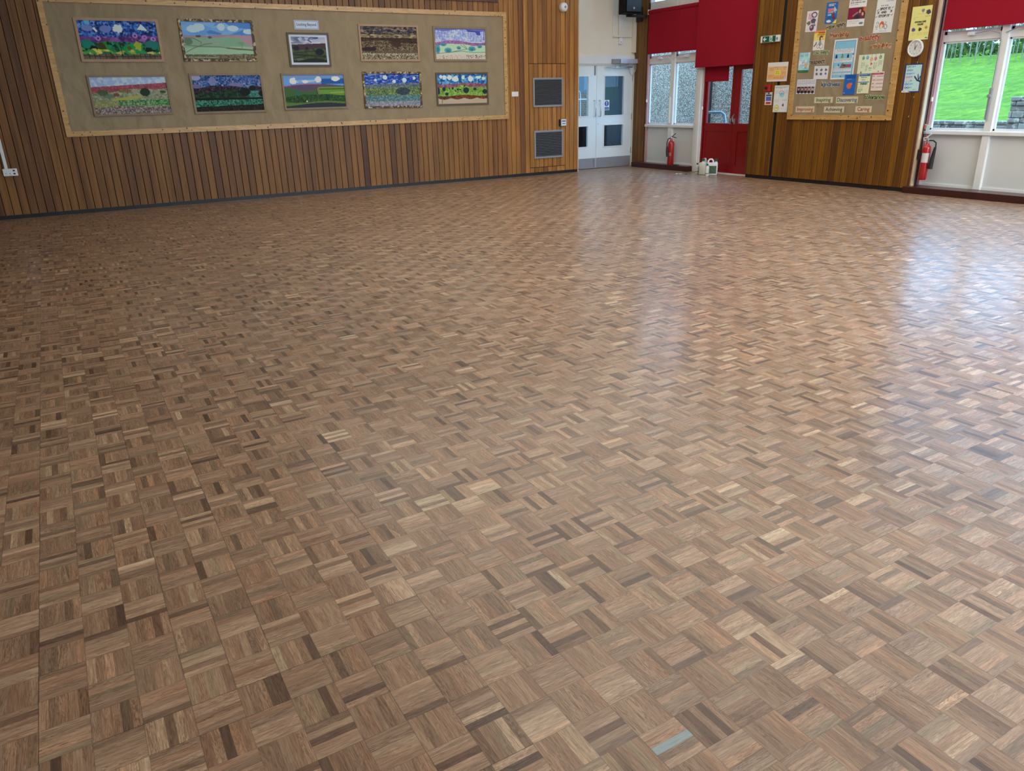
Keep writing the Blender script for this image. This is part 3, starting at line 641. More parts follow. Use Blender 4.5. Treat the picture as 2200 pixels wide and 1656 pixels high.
# ================================================================= left wall: notice board and pictures
def frame_thing(mw, w, h, bw, depth, label, cat='notice board', name='notice_board', mat=None, paper=None, top=True, wb=None):
    e = empty(name, mw, label, cat)
    MB().box(-w / 2 + bw * .5, w / 2 - bw * .5, -h / 2 + bw * .5, h / 2 - bw * .5, .002, .010).build('backing_paper', paper or M_kraft, e)
    wb = wb or bw
    for nm, q in (('bottom_rail', (-w / 2, w / 2, -h / 2, -h / 2 + wb)), ('top_rail', (-w / 2, w / 2, h / 2 - bw, h / 2))):
        a, b, c, d = q; s = 1 if nm[0] == 'b' else -1
        mb = MB(); poly = [(a, c), (b, c), (b - bw, d), (a + bw, d)] if s == 1 else [(a + bw, c), (b - bw, c), (b, d), (a, d)]
        mb.prism(poly, 0, depth); mb.build('frame_rail', mat or M_pine, e)
    for sx in (-1, 1):
        xo, xi = sx * w / 2, sx * (w / 2 - bw); poly = [(xo, -h / 2), (xo, h / 2), (xi, h / 2 - bw), (xi, -h / 2 + wb)]
        MB().prism(poly, 0, depth).build('frame_stile', mat or M_pine, e)
    return e
frame_thing(onL(3.962, 2.01), 7.447, 1.84, .072, .028, 'long pine-framed brown notice board carrying eleven landscape pictures')
e = frame_thing(onL(2.4, 3.75), 10.25, 1.32, .06, .03, 'dark-edged wall board above the long notice board, cut by the top edge', 'wall board', 'wall_board', M_brown)
frame_thing(onR(8.218, 2.0), 1.905, 1.99, .088, .028, 'tall pine-framed brown notice board covered in posters and word cut-outs', wb=.072)

RS = {}
def vnoise(h, w, sy, sx, seed):
    r = np.random.RandomState(seed); g = r.rand(int(h / sy) + 3, int(w / sx) + 3)
    yy = np.arange(h) / sy; xx = np.arange(w) / sx; yi = yy.astype(int); xi = xx.astype(int); fy = (yy - yi)[:, None]; fx = (xx - xi)[None]; fy = fy * fy * (3 - 2 * fy); fx = fx * fx * (3 - 2 * fx)
    a = g[yi][:, xi]; b = g[yi][:, xi + 1]; c = g[yi + 1][:, xi]; d = g[yi + 1][:, xi + 1]
    return (a * (1 - fx) + b * fx) * (1 - fy) + (c * (1 - fx) + d * fx) * fy
class Pic:
    """small raster in printed colours (0-255), painted from simple marks; u right, v down, both 0..1"""
    def __init__(s, W, H, bg, seed=1):
        s.W, s.H = W, H; s.a = np.ones((H, W, 3)) * np.array(bg, float); s.r = np.random.RandomState(seed); s.seed = seed
        s.v, s.u = np.mgrid[0:H, 0:W]; s.u = (s.u + .5) / W; s.v = (s.v + .5) / H
    def mask(s, m, c, al=1.0):
        m = np.clip(m, 0, 1)[..., None] * al; s.a = s.a * (1 - m) + np.array(c, float) * m
    def patches(s, m, pal, size, jit=12, aspect=1.0):
        n = max(4, int(s.W * s.H / (size * size * aspect))); px = s.r.rand(n) * s.W; py = s.r.rand(n) * s.H
        X = s.u * s.W; Y = s.v * s.H; best = np.full(X.shape, 1e9); idx = np.zeros(X.shape, int)
        for k in range(n):
            d = ((X - px[k]) / aspect) ** 2 + (Y - py[k]) ** 2; q = d < best; best[q] = d[q]; idx[q] = k
        cols = np.array([pal[s.r.randint(len(pal))] for _ in range(n)], float) + s.r.uniform(-jit, jit, (n, 1))
        m = m[..., None]; s.a = s.a * (1 - m) + cols[idx] * m
    def curve(s, base, amp, k, ph=0): return base + amp * np.sin(s.u * k + ph) + amp * .4 * np.sin(s.u * k * 2.7 + ph * 3)
    def below(s, line): return (s.v > line).astype(float)
    def band(s, a, b): return ((s.v > a) & (s.v <= b)).astype(float)
    def blob(s, u, v, ru, rv, c, al=1.0, rough=.0):
        d = ((s.u - u) / ru) ** 2 + ((s.v - v) / rv) ** 2
        if rough: d = d + rough * (vnoise(s.H, s.W, 3, 3, s.seed + int(u * 97)) - .5)
        s.mask((d < 1).astype(float), c, al)
    def ring(s, u, v, ru, rv, t, c, al=1):
        d = ((s.u - u) / ru) ** 2 + ((s.v - v) / rv) ** 2; s.mask(((d < 1) & (d > (1 - t) ** 2)).astype(float), c, al)
    def rect(s, u0, v0, u1, v1, c, al=1.0): s.mask(((s.u >= u0) & (s.u <= u1) & (s.v >= v0) & (s.v <= v1)).astype(float), c, al)
    def poly(s, pts, c, al=1.0):
        ins = np.zeros(s.u.shape, bool); n = len(pts)
        for i in range(n):
            (xa, ya), (xb, yb) = pts[i], pts[(i + 1) % n]
            if ya == yb: continue
            q = ((ya > s.v) != (yb > s.v)) & (s.u < (xb - xa) * (s.v - ya) / (yb - ya) + xa); ins ^= q
        s.mask(ins.astype(float), c, al)
    def line(s, pts, t, c, al=1.0):
        for (xa, ya), (xb, yb) in zip(pts[:-1], pts[1:]):
            ax, ay, bx, by = xa * s.W, ya * s.H, xb * s.W, yb * s.H; X = s.u * s.W; Y = s.v * s.H
            L = max(1e-6, (bx - ax) ** 2 + (by - ay) ** 2); q = np.clip(((X - ax) * (bx - ax) + (Y - ay) * (by - ay)) / L, 0, 1)
            d = np.hypot(X - ax - q * (bx - ax), Y - ay - q * (by - ay)); s.mask(np.clip(t - d + .5, 0, 1), c, al)
    def speck(s, m, c, dens, sz=1.2, al=1.0):
        n = vnoise(s.H, s.W, sz, sz, s.seed + s.r.randint(999)); s.mask(m * (n > 1 - dens), c, al)
    def script(s, u0, v0, u1, v1, rows, c, al=.7, fill=.75, gap=.45):    # rows of printed words too small to read
        hrow = (v1 - v0) / rows
        for k in range(rows):
            va = v0 + k * hrow; u = u0; end = u1 if k < rows - 1 else u0 + (u1 - u0) * s.r.uniform(.4, .9)
            while u < end:
                w = s.r.uniform(.03, .10); s.rect(u, va, min(u + w, end), va + hrow * gap, c, al); u += w + .025
    def shade(s, amt, sz, seed):
        s.a *= 1 + amt * (vnoise(s.H, s.W, sz, sz, seed)[..., None] - .5)
def sheet(name, mw, w, h, pic, mat, parent=None, gain=1.75, th=.0012, z=0.0, curl=0.0, wav=0.0):
    W, H = pic.W, pic.H
    xs = np.linspace(-w / 2, w / 2, W); ys = np.linspace(h / 2, -h / 2, H)
    X, Y = np.meshgrid(xs, ys); Z = np.full_like(X, z + th)
    if wav: Z += wav * (vnoise(H, W, H / 2.5, W / 2.5, pic.seed + 5) )
    if curl: Z += curl * (np.abs(X) / (w / 2)) ** 3 * (Y < 0)
    V = np.stack([X, Y, Z], -1).reshape(-1, 3)
    i = np.arange(W * H).reshape(H, W); F = np.stack([i[:-1, :-1], i[1:, :-1], i[1:, 1:], i[:-1, 1:]], -1).reshape(-1, 4)
    Vb = np.array([(-w / 2, h / 2, z), (w / 2, h / 2, z), (w / 2, -h / 2, z), (-w / 2, -h / 2, z)])
    nb = len(V); fl = [tuple(int(q) for q in r) for r in F]
    top = [int(q) for q in i[0, :]]; bot = [int(q) for q in i[-1, :]]; lef = [int(q) for q in i[:, 0]]; rig = [int(q) for q in i[:, -1]]
    fl += [(nb, nb + 1, nb + 2, nb + 3), tuple(top + [nb + 1, nb]), tuple(bot[::-1] + [nb + 3, nb + 2]), tuple(lef[::-1] + [nb, nb + 3]), tuple(rig + [nb + 2, nb + 1])]
    me = bpy.data.meshes.new(name); me.from_pydata(np.vstack([V, Vb]).tolist(), [], fl); me.materials.append(mat)
    c = np.clip(lin(np.clip(pic.a, 0, 255)) * gain, 0, .86).reshape(-1, 3); c = np.vstack([c, np.repeat(np.array([[.6, .6, .6]]), 4, 0)]); c = np.hstack([c, np.ones((len(c), 1))])
    at = me.color_attributes.new('Col', 'FLOAT_COLOR', 'POINT'); at.data.foreach_set('color', c.ravel().astype(np.float32))
    o = bpy.data.objects.new(name, me); COL.objects.link(o)
    if parent: o.parent = parent
    else: o.matrix_world = mw
    return o
W_, H_ = 168, 88
def pic1():
    p = Pic(W_, H_, (25, 60, 130), 11); p.patches(p.band(-1, p.curve(.42, .02, 6)), [(18, 40, 110), (30, 70, 150), (20, 30, 85), (60, 120, 190), (40, 95, 170), (15, 50, 120), (90, 130, 185)], 4)
    p.blob(.12, .2, .07, .08, (100, 120, 175)); p.blob(.34, .22, .07, .09, (95, 115, 175)); p.poly([(.09, .0), (.16, .0), (.16, .12), (.10, .10)], (80, 165, 210))
    p.blob(.50, .2, .065, .10, (190, 205, 215), rough=.8); p.poly([(.74, .22), (.80, .08), (.87, .22), (.86, .25)], (185, 205, 220)); p.poly([(.18, .2), (.21, .18), (.24, .28), (.22, .3)], (200, 215, 225))
    l1 = p.curve(.40, .02, 6); l2 = p.curve(.55, .02, 9, 1); p.patches(p.band(l1, l2), [(75, 45, 110), (100, 60, 130), (60, 35, 95), (110, 55, 110), (120, 85, 150)], 6)
    for u, v in ((.23, .46), (.70, .38), (.93, .46), (.82, .42)): p.ring(u, v, .035, .06, .55, (150, 115, 175))
    p.blob(.43, .52, .06, .07, (120, 75, 145), .8, .9)
    l3 = p.curve(.86, .015, 14); p.patches(p.band(l2, l3), [(15, 95, 60), (20, 120, 75), (10, 65, 45), (25, 105, 85), (35, 125, 60), (10, 50, 35)], 7)
    p.blob(.08, .60, .07, .12, (15, 110, 95), rough=.5); p.blob(.90, .62, .09, .12, (15, 105, 95), rough=.5); p.blob(.25, .66, .05, .10, (55, 50, 15), .9, .6); p.blob(.15, .72, .05, .08, (8, 20, 15), 1, .7); p.blob(.83, .74, .07, .06, (8, 20, 15), 1, .7)
    p.blob(.65, .72, .15, .15, (25, 130, 70), .8, .9); p.blob(.72, .64, .05, .12, (150, 160, 40), .9, 1.2); p.blob(.60, .70, .03, .05, (80, 70, 20), .9)
    p.patches(p.band(p.curve(.76, .04, 13, 2), l3) * (vnoise(H_, W_, 6, 9, 5) > .45), [(170, 170, 70), (120, 150, 50), (180, 175, 90), (60, 130, 60)], 6)
    p.patches(p.below(l3), [(92, 82, 68), (105, 94, 78), (80, 72, 60)], 12)
    for k in range(13): u = .08 + k * .07 + p.r.uniform(-.02, .02); p.line([(u, .86), (u + .005, .97)], .7, (25, 25, 28)); p.line([(u, .92), (u + .05, .92)], .5, (40, 38, 36))
    p.line([(.0, .88), (.3, .93), (.6, .92), (1, .91)], .6, (40, 36, 34)); p.line([(.49, .6), (.50, .9)], .7, (20, 25, 20)); return p
def pic2():
    p = Pic(W_, H_, (95, 140, 190), 12); s = p.band(-1, p.curve(.36, .02, 6)); p.patches(s, [(70, 120, 185), (90, 140, 195), (110, 155, 200)], 10, 8, 2.5)
    for u, v, a, b in ((.17, .2, .09, .1), (.25, .15, .08, .1), (.56, .14, .055, .1), (.73, .17, .08, .08), (.97, .25, .1, .07)): p.blob(u, v, a, b, (165, 190, 205), .95, .3)
    p.mask(p.band(p.curve(.36, .02, 5, 1), .55), (150, 115, 125), .85); p.mask(p.band(p.curve(.40, .03, 5, .3), 1), (118, 150, 128)); p.poly([(.62, .38), (.75, .36), (1, .36), (1, .72), (.88, .58), (.75, .46)], (155, 125, 135))
    p.poly([(.62, .45), (.8, .42), (.92, .62), (.92, .72), (.5, .72)], (110, 150, 125)); p.mask(p.band(p.curve(.68, .02, 4, 1), .88), (135, 170, 140)); 
    for q in ([(.0, .62), (.2, .66), (.5, .67), (.75, .74), (1, .76)], [(.02, .82), (.12, .72), (.2, .66), (.3, .6), (.4, .58)], [(.0, .44), (.15, .45), (.25, .55), (.24, .6)]): p.line(q, .8, (85, 88, 65), .85)
    p.line([(.6, .70), (1, .755)], 1.6, (92, 90, 62)); p.blob(.07, .53, .06, .09, (85, 110, 95)); p.line([(.83, .62), (.83, .73)], .6, (95, 100, 85)); p.blob(.82, .57, .05, .05, (105, 135, 115)); p.blob(.38, .42, .03, .03, (90, 70, 80)); p.blob(.22, .39, .04, .03, (90, 65, 80))
    p.patches(p.below(p.curve(.87, .01, 5)), [(95, 88, 68), (120, 112, 90), (80, 72, 55)], 2.2); p.line([(.05, .95), (.45, .96)], 1.2, (125, 150, 135), .8); return p
def pic6():
    p = Pic(W_, H_, (160, 180, 205), 16); p.patches(p.band(-1, .3), [(150, 170, 200), (165, 185, 208), (140, 160, 195)], 7, 6); p.patches(p.band(.27 - .1 * p.u, .46 - .14 * p.u + .03 * np.sin(p.u * 9)), [(135, 65, 80), (120, 60, 70), (150, 75, 85)], 3)
    p.patches(p.below(.42 - .12 * p.u + .03 * np.sin(p.u * 9)), [(120, 130, 105), (140, 148, 122), (100, 115, 90), (128, 125, 105)], 3.5); p.blob(.15, .42, .07, .09, (60, 80, 55), .9, .9); p.blob(.22, .52, .08, .05, (85, 105, 80), .9, .8)
    p.patches(p.band(.34, .42) * (p.u > .35) * (p.u < .5), [(110, 95, 55)], 4); p.blob(.31, .48, .04, .05, (100, 60, 45), .9, .5); p.line([(.47, .3), (.46, .44)], .9, (105, 65, 55))
    p.poly([(.25, .6), (.6, .5), (.67, .55), (.45, .62), (.25, .66)], (150, 148, 70)); p.blob(.69, .42, .065, .11, (30, 45, 32), 1, .3); p.blob(.93, .42, .04, .035, (50, 65, 50), 1, .4)
    p.patches(p.band(.62, .80) * (p.u > .3), [(50, 115, 60), (90, 140, 85), (130, 145, 110), (35, 90, 50)], 2.2); p.patches(p.band(.64, .82) * (p.u < .32), [(120, 125, 70), (130, 130, 100)], 3)
    p.patches(p.below(p.curve(.80, .02, 7, 2)), [(95, 80, 85), (120, 108, 105), (80, 68, 72), (150, 142, 135)], 2.0); p.poly([(0, .9), (.08, 1), (0, 1)], (105, 85, 65)); return p
def pic7():
    p = Pic(W_, H_, (30, 60, 110), 17); p.patches(p.band(-1, .35), [(25, 60, 115), (40, 85, 140), (20, 45, 90), (70, 100, 150), (110, 120, 155)], 3); p.blob(.06, .06, .07, .08, (140, 140, 170)); p.blob(.29, .18, .05, .13, (110, 120, 160), .9, .9); p.blob(.62, .27, .10, .07, (105, 105, 145), .9, .8); p.blob(.05, .3, .06, .06, (95, 95, 135))
    p.patches(p.below(p.curve(.32, .03, 7, 2)), [(20, 14, 28), (50, 30, 50), (14, 14, 22), (60, 38, 60)], 3); p.patches(p.below(p.curve(.44, .04, 6, 1)), [(12, 36, 22), (16, 48, 28), (8, 20, 16), (20, 58, 32)], 4)
    p.patches(p.band(.44, .62) * (p.u > .78), [(35, 95, 85), (60, 120, 110), (25, 75, 70)], 3); p.blob(.74, .47, .08, .11, (4, 8, 10)); p.blob(.86, .36, .05, .07, (6, 8, 12)); p.blob(.99, .52, .05, .08, (4, 7, 9))
    p.mask(p.band(.62, .68), (8, 8, 8)); p.patches(p.band(.68, .86), [(20, 75, 60), (35, 105, 88), (60, 130, 110), (12, 45, 35)], 2.4); p.patches(p.below(.86 - .04 * p.u), [(10, 8, 7), (28, 18, 15), (5, 5, 5)], 2.5); p.speck(p.below(.86), (80, 60, 45), .12); return p
def pic3():
    p = Pic(112, 84, (165, 175, 195), 13); p.a[:] = (175, 185, 200); m = ((p.u > .065) & (p.u < .935) & (p.v > .085) & (p.v < .915)).astype(float); q = Pic(112, 84, (60, 75, 120), 3)
    q.patches(q.band(-1, .35), [(70, 85, 130), (150, 158, 175), (110, 120, 145), (95, 100, 120), (165, 170, 180)], 7, 8, 1.8); q.mask(q.band(.30 + .0 * q.u, .33 - .06 * q.u + .02), (160, 165, 178), .8); q.mask(q.below(.34 - .06 * q.u), (62, 44, 55)); q.patches(q.below(.47 + .03 * np.sin(q.u * 6)), [(52, 66, 42), (60, 76, 45), (44, 56, 38)], 9)
    q.blob(.17, .45, .08, .08, (26, 30, 36), 1, .4); q.blob(.44, .45, .04, .05, (28, 28, 34)); q.blob(.76, .57, .11, .11, (20, 24, 30), 1, .25); q.blob(.95, .47, .05, .035, (24, 26, 32)); q.line([(.05, .62), (.3, .58), (.65, .55)], 1.0, (34, 40, 32)); q.line([(.05, .66), (.4, .68), (.95, .72)], 1.6, (30, 36, 30)); q.line([(.1, .78), (.35, .72), (.5, .68)], 1.2, (34, 42, 32))
    q.mask(q.below(.84 - .06 * np.sin(q.u * 5 - 1.5)), (24, 30, 32)); q.blob(.2, .81, .12, .02, (90, 95, 100), .6, .6); p.a = np.where(m[..., None] > 0, q.a, p.a); return p
def pic8():
    p = Pic(W_, H_, (90, 135, 190), 18); p.mask(p.band(.05, .08), (120, 130, 160)); p.rect(.62, .13, 1, .28, (25, 80, 140)); p.rect(.0, .1, .15, .3, (90, 140, 200)); p.patches(p.band(.16, .24) * (p.u > .2) * (p.u < .52), [(150, 175, 195), (120, 155, 190)], 4, 6, 3)
    for u, v, a, b in ((.16, .19, .055, .10), (.57, .15, .055, .09), (.86, .13, .075, .07), (.36, .21, .05, .05)): p.blob(u, v, a, b, (195, 200, 205), 1, .7)
    l = .30 - .05 * np.sin(p.u * 4 - .3) + .02; p.mask(p.below(l), (82, 66, 92)); p.mask(p.band(l, l + .025) * (p.u < .6), (145, 85, 110)); 
    for k in range(34): u = .12 + k * .014; p.line([(u, .3), (u, .45)], .4, (60, 55, 68), .7)
    l2 = .38 + .12 * np.exp(-((p.u - .35) / .2) ** 2); l2 = np.where(p.u > .56, .38, l2); p.mask(p.below(l2), (52, 88, 48)); p.mask(p.below(.38) * (p.u > .56), (90, 130, 45)); p.mask(p.band(.42, .45) * (p.u > .56), (55, 80, 35)); p.line([(.76, .55), (1, .54)], 1.2, (135, 150, 85)); p.poly([(.53, .4), (.59, .38), (.55, .52), (.60, .62), (.55, .62)], (110, 100, 85)); p.line([(.53, .4), (.53, .55), (.55, .62)], .9, (45, 55, 35))
    p.patches(p.below(p.curve(.64, .03, 5, 2.5) - .04 * p.u), [(34, 66, 32), (44, 80, 36), (28, 54, 28)], 3.5); p.blob(.22, .56, .035, .07, (25, 95, 85), 1, .8); p.blob(.71, .66, .035, .05, (12, 50, 50), 1, .5); p.mask(p.below(.82 + .02 * np.sin(p.u * 7)), (78, 105, 50)); p.mask(p.below(.90 - .05 * np.sin(p.u * 4 - .9)), (34, 42, 52))
    for u in (.35, .42, .49, .56): p.blob(u, .80 - .03 * (u - .35), .013, .022, (195, 195, 180)); return p
def pic4():
    p = Pic(W_, H_, (90, 78, 62), 14); p.patches(p.band(-1, .28), [(40, 42, 55), (60, 58, 62), (90, 80, 70), (120, 108, 90), (30, 30, 40)], 3, 12, 2); p.patches(p.band(.24, .36), [(115, 100, 75), (80, 65, 50), (140, 125, 98)], 3, 12, 2.5); p.patches(p.band(.34, .46 + .06 * p.u), [(48, 34, 24), (60, 44, 32), (35, 24, 18)], 3, 10, 2)
    p.patches(p.band(.46 - .04 * np.sin(p.u * 5), .80), [(70, 56, 42), (95, 80, 60), (55, 40, 28), (120, 105, 85)], 2.2); p.blob(.62, .5, .10, .13, (48, 32, 20), .85, .9); p.blob(.12, .68, .16, .06, (38, 26, 24), 1, .9); p.mask(p.band(.72, .80) * (p.u > .25), (88, 78, 60), .7)
    p.patches(p.below(.79 + .02 * np.sin(p.u * 3)), [(150, 142, 118), (120, 112, 90), (70, 60, 42), (165, 158, 138)], 2.2); p.speck(p.below(.86), (35, 25, 18), .35); return p
def pic9():
    p = Pic(W_, H_, (30, 70, 150), 19); s = p.band(-1, .38); p.patches(s, [(22, 60, 145), (30, 75, 160), (18, 50, 125)], 6); n = vnoise(H_, W_, 1.6, 7, 3); p.mask(s * (n > .68), (140, 160, 200), .8)
    for u, v, a, b in ((.37, .12, .04, .07), (.20, .2, .025, .04), (.53, .24, .03, .05), (.72, .2, .04, .07), (.90, .14, .025, .05)): p.blob(u, v, a, b, (175, 195, 205), 1, .5)
    p.patches(p.band(.34 - .06 * p.u, .5), [(70, 88, 110), (90, 105, 115), (110, 115, 110), (60, 80, 90)], 2.2); p.patches(p.band(.45 - .05 * p.u, .70), [(90, 115, 60), (70, 95, 60), (120, 135, 75), (60, 75, 70)], 2.6)
    p.patches((((p.u - .68) / .13) ** 2 + ((p.v - .54) / .12) ** 2 < 1).astype(float), [(40, 55, 65), (60, 75, 80), (30, 42, 52)], 2); p.patches(p.band(.66, .86), [(45, 100, 110), (80, 120, 115), (60, 90, 100), (110, 130, 125)], 2.2); p.patches(p.below(.84), [(120, 125, 140), (140, 138, 148), (100, 108, 120)], 2.4); return p
def pic5():
    p = Pic(W_, H_, (175, 185, 205), 15); n = vnoise(H_, W_, 2, 6, 5); s = p.band(-1, .42); p.mask(s * (n > .5), (120, 140, 195), .7); p.mask(s * (vnoise(H_, W_, 7, 2, 8) > .62), (100, 115, 185), .6); p.mask(p.band(-1, .06 + .03 * np.sin(p.u * 9)), (80, 85, 160), .8); p.poly([(.62, .04), (.9, .08), (.9, .2), (.83, .2), (.8, .12), (.65, .1)], (60, 65, 155)); p.line([(.14, .03), (.14, .42)], .8, (90, 90, 170)); p.line([(.97, .05), (.97, .35)], 1.6, (85, 90, 165), .8)
    l = .42 - .04 * np.sin(p.u * 7 - 1); p.patches(p.band(l, l + .13), [(140, 90, 145), (155, 110, 160), (125, 80, 130)], 2.4); p.mask(p.below(p.curve(.52, .03, 7, 2)), (160, 190, 160)); p.mask(p.below(.80), (185, 178, 165))
    for u, v, a, b in ((.05, .66, .045, .15), (.16, .52, .06, .05), (.25, .70, .07, .08), (.46, .62, .045, .055), (.72, .65, .075, .08), (.88, .57, .05, .06)): p.blob(u, v, a, b, (60, 130, 150), .9, .5); p.blob(u, v + .02, a * .5, b * .5, (30, 100, 125), .7, .5)
    for q in ([(0, .82), (.2, .78), (.5, .73), (.75, .77), (1, .76)], [(.5, .53), (.62, .66), (.3, .76)], [(.55, .5), (.63, .66)], [(.6, .5), (.8, .47), (1, .52)]): p.line(q, .6, (75, 75, 75), .85)
    p.speck(p.band(.84, .97), (60, 45, 45), .22); p.speck(p.band(.84, .95) * (p.u > .6), (40, 30, 35), .3); return p
def pic10():
    p = Pic(W_, H_, (50, 115, 165), 20); p.patches(p.band(-1, .34), [(30, 95, 155), (50, 125, 180), (90, 150, 195), (25, 70, 120)], 5)
    for u, v, a, b in ((.08, .09, .03, .06), (.15, .12, .04, .07), (.25, .12, .05, .08), (.37, .17, .07, .09), (.52, .12, .03, .07), (.67, .16, .05, .10), (.83, .12, .06, .05), (.93, .15, .04, .06)): p.blob(u, v, a, b, (185, 200, 215), 1, .9)
    p.rect(.43, .02, .48, .3, (20, 70, 120)); l = p.curve(.32, .02, 8); p.patches(p.band(l, .48), [(120, 75, 90), (105, 60, 75), (140, 95, 110)], 2.4); p.patches(p.below(.46 - .10 * np.exp(-((p.u - .5) / .1) ** 2)), [(95, 140, 50), (115, 155, 65), (80, 120, 42), (130, 165, 75)], 3)
    for u, v, a, b in ((.02, .55, .03, .12), (.13, .5, .035, .07), (.18, .66, .035, .05), (.30, .48, .022, .04), (.40, .52, .02, .035), (.24, .48, .012, .03), (.57, .55, .058, .10), (.54, .40, .018, .03), (.75, .51, .035, .045), (.95, .60, .05, .085), (.36, .57, .018, .025), (.45, .52, .025, .025)): p.blob(u, v, a, b, (15, 42, 48), 1, .3)
    p.mask(p.below(.76 + .03 * np.sin(p.u * 11)), (165, 150, 130)); p.patches(p.band(.72 + .02 * np.sin(p.u * 9), .80 + .05 * np.abs(np.sin(p.u * 12))), [(85, 45, 20), (110, 60, 28), (70, 35, 16)], 2.4)
    for u in (.09, .38, .63, .45): p.line([(u, .8), (u - .01, .97)], 1.0, (120, 75, 35)); return p
M_frA = plain('tan_picture_frame', (.42, .27, .165), .6, var=.08); M_frB = plain('dull_picture_frame', (.26, .19, .12), .65, var=.08); M_frD = plain('dark_picture_frame', (.11, .08, .05), .6, var=.1)
def mat_mosaicfr():
    n = NT('bark_chip_frame'); vo = n.n('ShaderNodeTexVoronoi'); n.put(vo.inputs['Vector'], n.pos()); vo.inputs['Scale'].default_value = 32; r = n.sep(vo.outputs['Color'])[0]
    n.bsdf(n.ramp(r, [(0, (.07, .035, .018)), (.5, (.14, .08, .035)), (.62, (.32, .22, .09)), (.85, (.50, .44, .30))], 'CONSTANT'), .6); return n.m
M_frM = mat_mosaicfr()
def picture(x, z, w, h, pic, fm, bw, label, name='framed_picture', cat='picture', ang=0):
    e = empty(name, onL(x, z, .0105, ang), label, cat, None)
    m = MB(); d = .018
    for q in ([(-w / 2, -h / 2), (w / 2, -h / 2), (w / 2 - bw, -h / 2 + bw), (-w / 2 + bw, -h / 2 + bw)], [(-w / 2, h / 2), (w / 2, h / 2), (w / 2 - bw, h / 2 - bw), (-w / 2 + bw, h / 2 - bw)],
              [(-w / 2, -h / 2), (-w / 2, h / 2), (-w / 2 + bw, h / 2 - bw), (-w / 2 + bw, -h / 2 + bw)], [(w / 2, -h / 2), (w / 2, h / 2), (w / 2 - bw, h / 2 - bw), (w / 2 - bw, -h / 2 + bw)]): m.prism(q, 0, d)
    m.build('frame', fm, e); sheet('picture_sheet', None, w - bw * 2 + .004, h - bw * 2 + .004, pic, M_art, e, th=.006, gain=1.5); return e
picture(1.188, 2.384, 1.10, .578, pic1(), M_frA, .036, 'collage of blue cloudy sky over green trees, in tan frame, top left of the row')
picture(2.561, 2.397, 1.09, .585, pic2(), M_frM, .036, 'pale green fields and blue sky painting in chip-patterned frame, upper row')
picture(3.957, 2.277, .688, .505, pic3(), M_frD, .028, 'smaller photograph of trees and moor with white mount and dark frame')
picture(5.364, 2.390, 1.083, .571, pic4(), M_frA, .030, 'brown and cream textured collage in tan frame, upper row')
picture(6.729, 2.389, 1.08, .571, pic5(), M_frB, .036, 'white and lilac landscape with turquoise round trees, upper row far right')
picture(1.195, 1.638, 1.082, .561, pic6(), M_frB, .028, 'landscape with pink hills and yellow field, lower row far left')
picture(2.594, 1.642, 1.096, .584, pic7(), M_frB, .032, 'dark blue and black-green landscape, lower row second from left')
picture(3.977, 1.648, 1.07, .558, pic8(), M_frB, .028, 'striped green fields with white sheep, below the small photograph')
picture(5.362, 1.645, 1.086, .586, pic9(), M_frM, .032, 'royal blue sky and teal scrub in chip-patterned frame, lower row', ang=-.5)
picture(6.727, 1.641, 1.066, .555, pic10(), M_frD, .028, 'bright green field with navy trees in dark frame, lower row far right')
M_ink = plain('black_ink', (.02, .02, .03), .6); 
p = Pic(60, 22, (168, 182, 205), 5); p.ring(.5, .5, 9, 9, 0, (0, 0, 0), 0); p.line([(.04, .1), (.96, .1), (.96, .9), (.04, .9), (.04, .1)], .5, (70, 85, 120), .8)
e = tag(sheet('title_label', onL(3.958, 2.644, .0105, 0), .397, .133, p, M_print, gain=1.5), 'white paper label reading Looking Beyond above the small photograph', 'label')
mb = MB(); text_mesh(mb, 'Looking Beyond', .062, 0, .004, .0016, depth=.0003, width=.32, bold=.0005); mb.build('lettering', M_ink, e)

# ================================================================= left wall fittings
mb = MB(); boards_y(mb, 0, .84, 0, 1.905, 0, w=.105); mb.v = [(x - .42, z, -y + .0) for x, y, z in mb.v]
e = empty('access_hatch', onL(8.5925, .155, .004), 'tall boarded access hatch beside the white doors, holding two grey vents', 'hatch')
mb.build('boarding', M_panelL, e)
def grille(x, z, w, h, label, n, lit):
    e = empty('vent_grille', onL(x, z, .005), label, 'vent', 'grey vent grilles on the hatch')
    fr = MB(); t = .035
    for q in ((-w / 2, w / 2, -h / 2, -h / 2 + t), (-w / 2, w / 2, h / 2 - t, h / 2), (-w / 2, -w / 2 + t, -h / 2 + t, h / 2 - t), (w / 2 - t, w / 2, -h / 2 + t, h / 2 - t)): fr.box(q[0], q[1], q[2], q[3], 0, .022, 0, .003)
    fr.build('frame', M_greyp, e); MB().box(-w / 2 + t, w / 2 - t, -h / 2 + t, h / 2 - t, .0, .002).build('backing', M_dark, e)
    for k in range(n):
        y = -h / 2 + t + (k + .5) * (h - 2 * t) / n; s = .006; mb = MB(); a = lit
        mb.add([(-w / 2 + t, y - s, .004), (w / 2 - t, y - s, .004), (w / 2 - t, y + s * a, .018), (-w / 2 + t, y + s * a, .018), (-w / 2 + t, y - s - .002, .004), (w / 2 - t, y - s - .002, .004), (w / 2 - t, y + s * a - .002, .019), (-w / 2 + t, y + s * a - .002, .019)], [(0, 1, 2, 3), (4, 7, 6, 5), (0, 4, 5, 1), (2, 6, 7, 3), (0, 3, 7, 4), (1, 5, 6, 2)])
        mb.build('slat', M_slat, e)
grille(8.599, 1.548, .70, .532, 'upper grey vent grille on the boarded hatch', 20, .6)
grille(8.604, .584, .69, .529, 'lower grey vent grille on the boarded hatch', 15, 1.4)
e = empty('alarm_bell', onL(8.94, 3.05), 'round white alarm sounder high on the boards by the white doors', 'alarm')
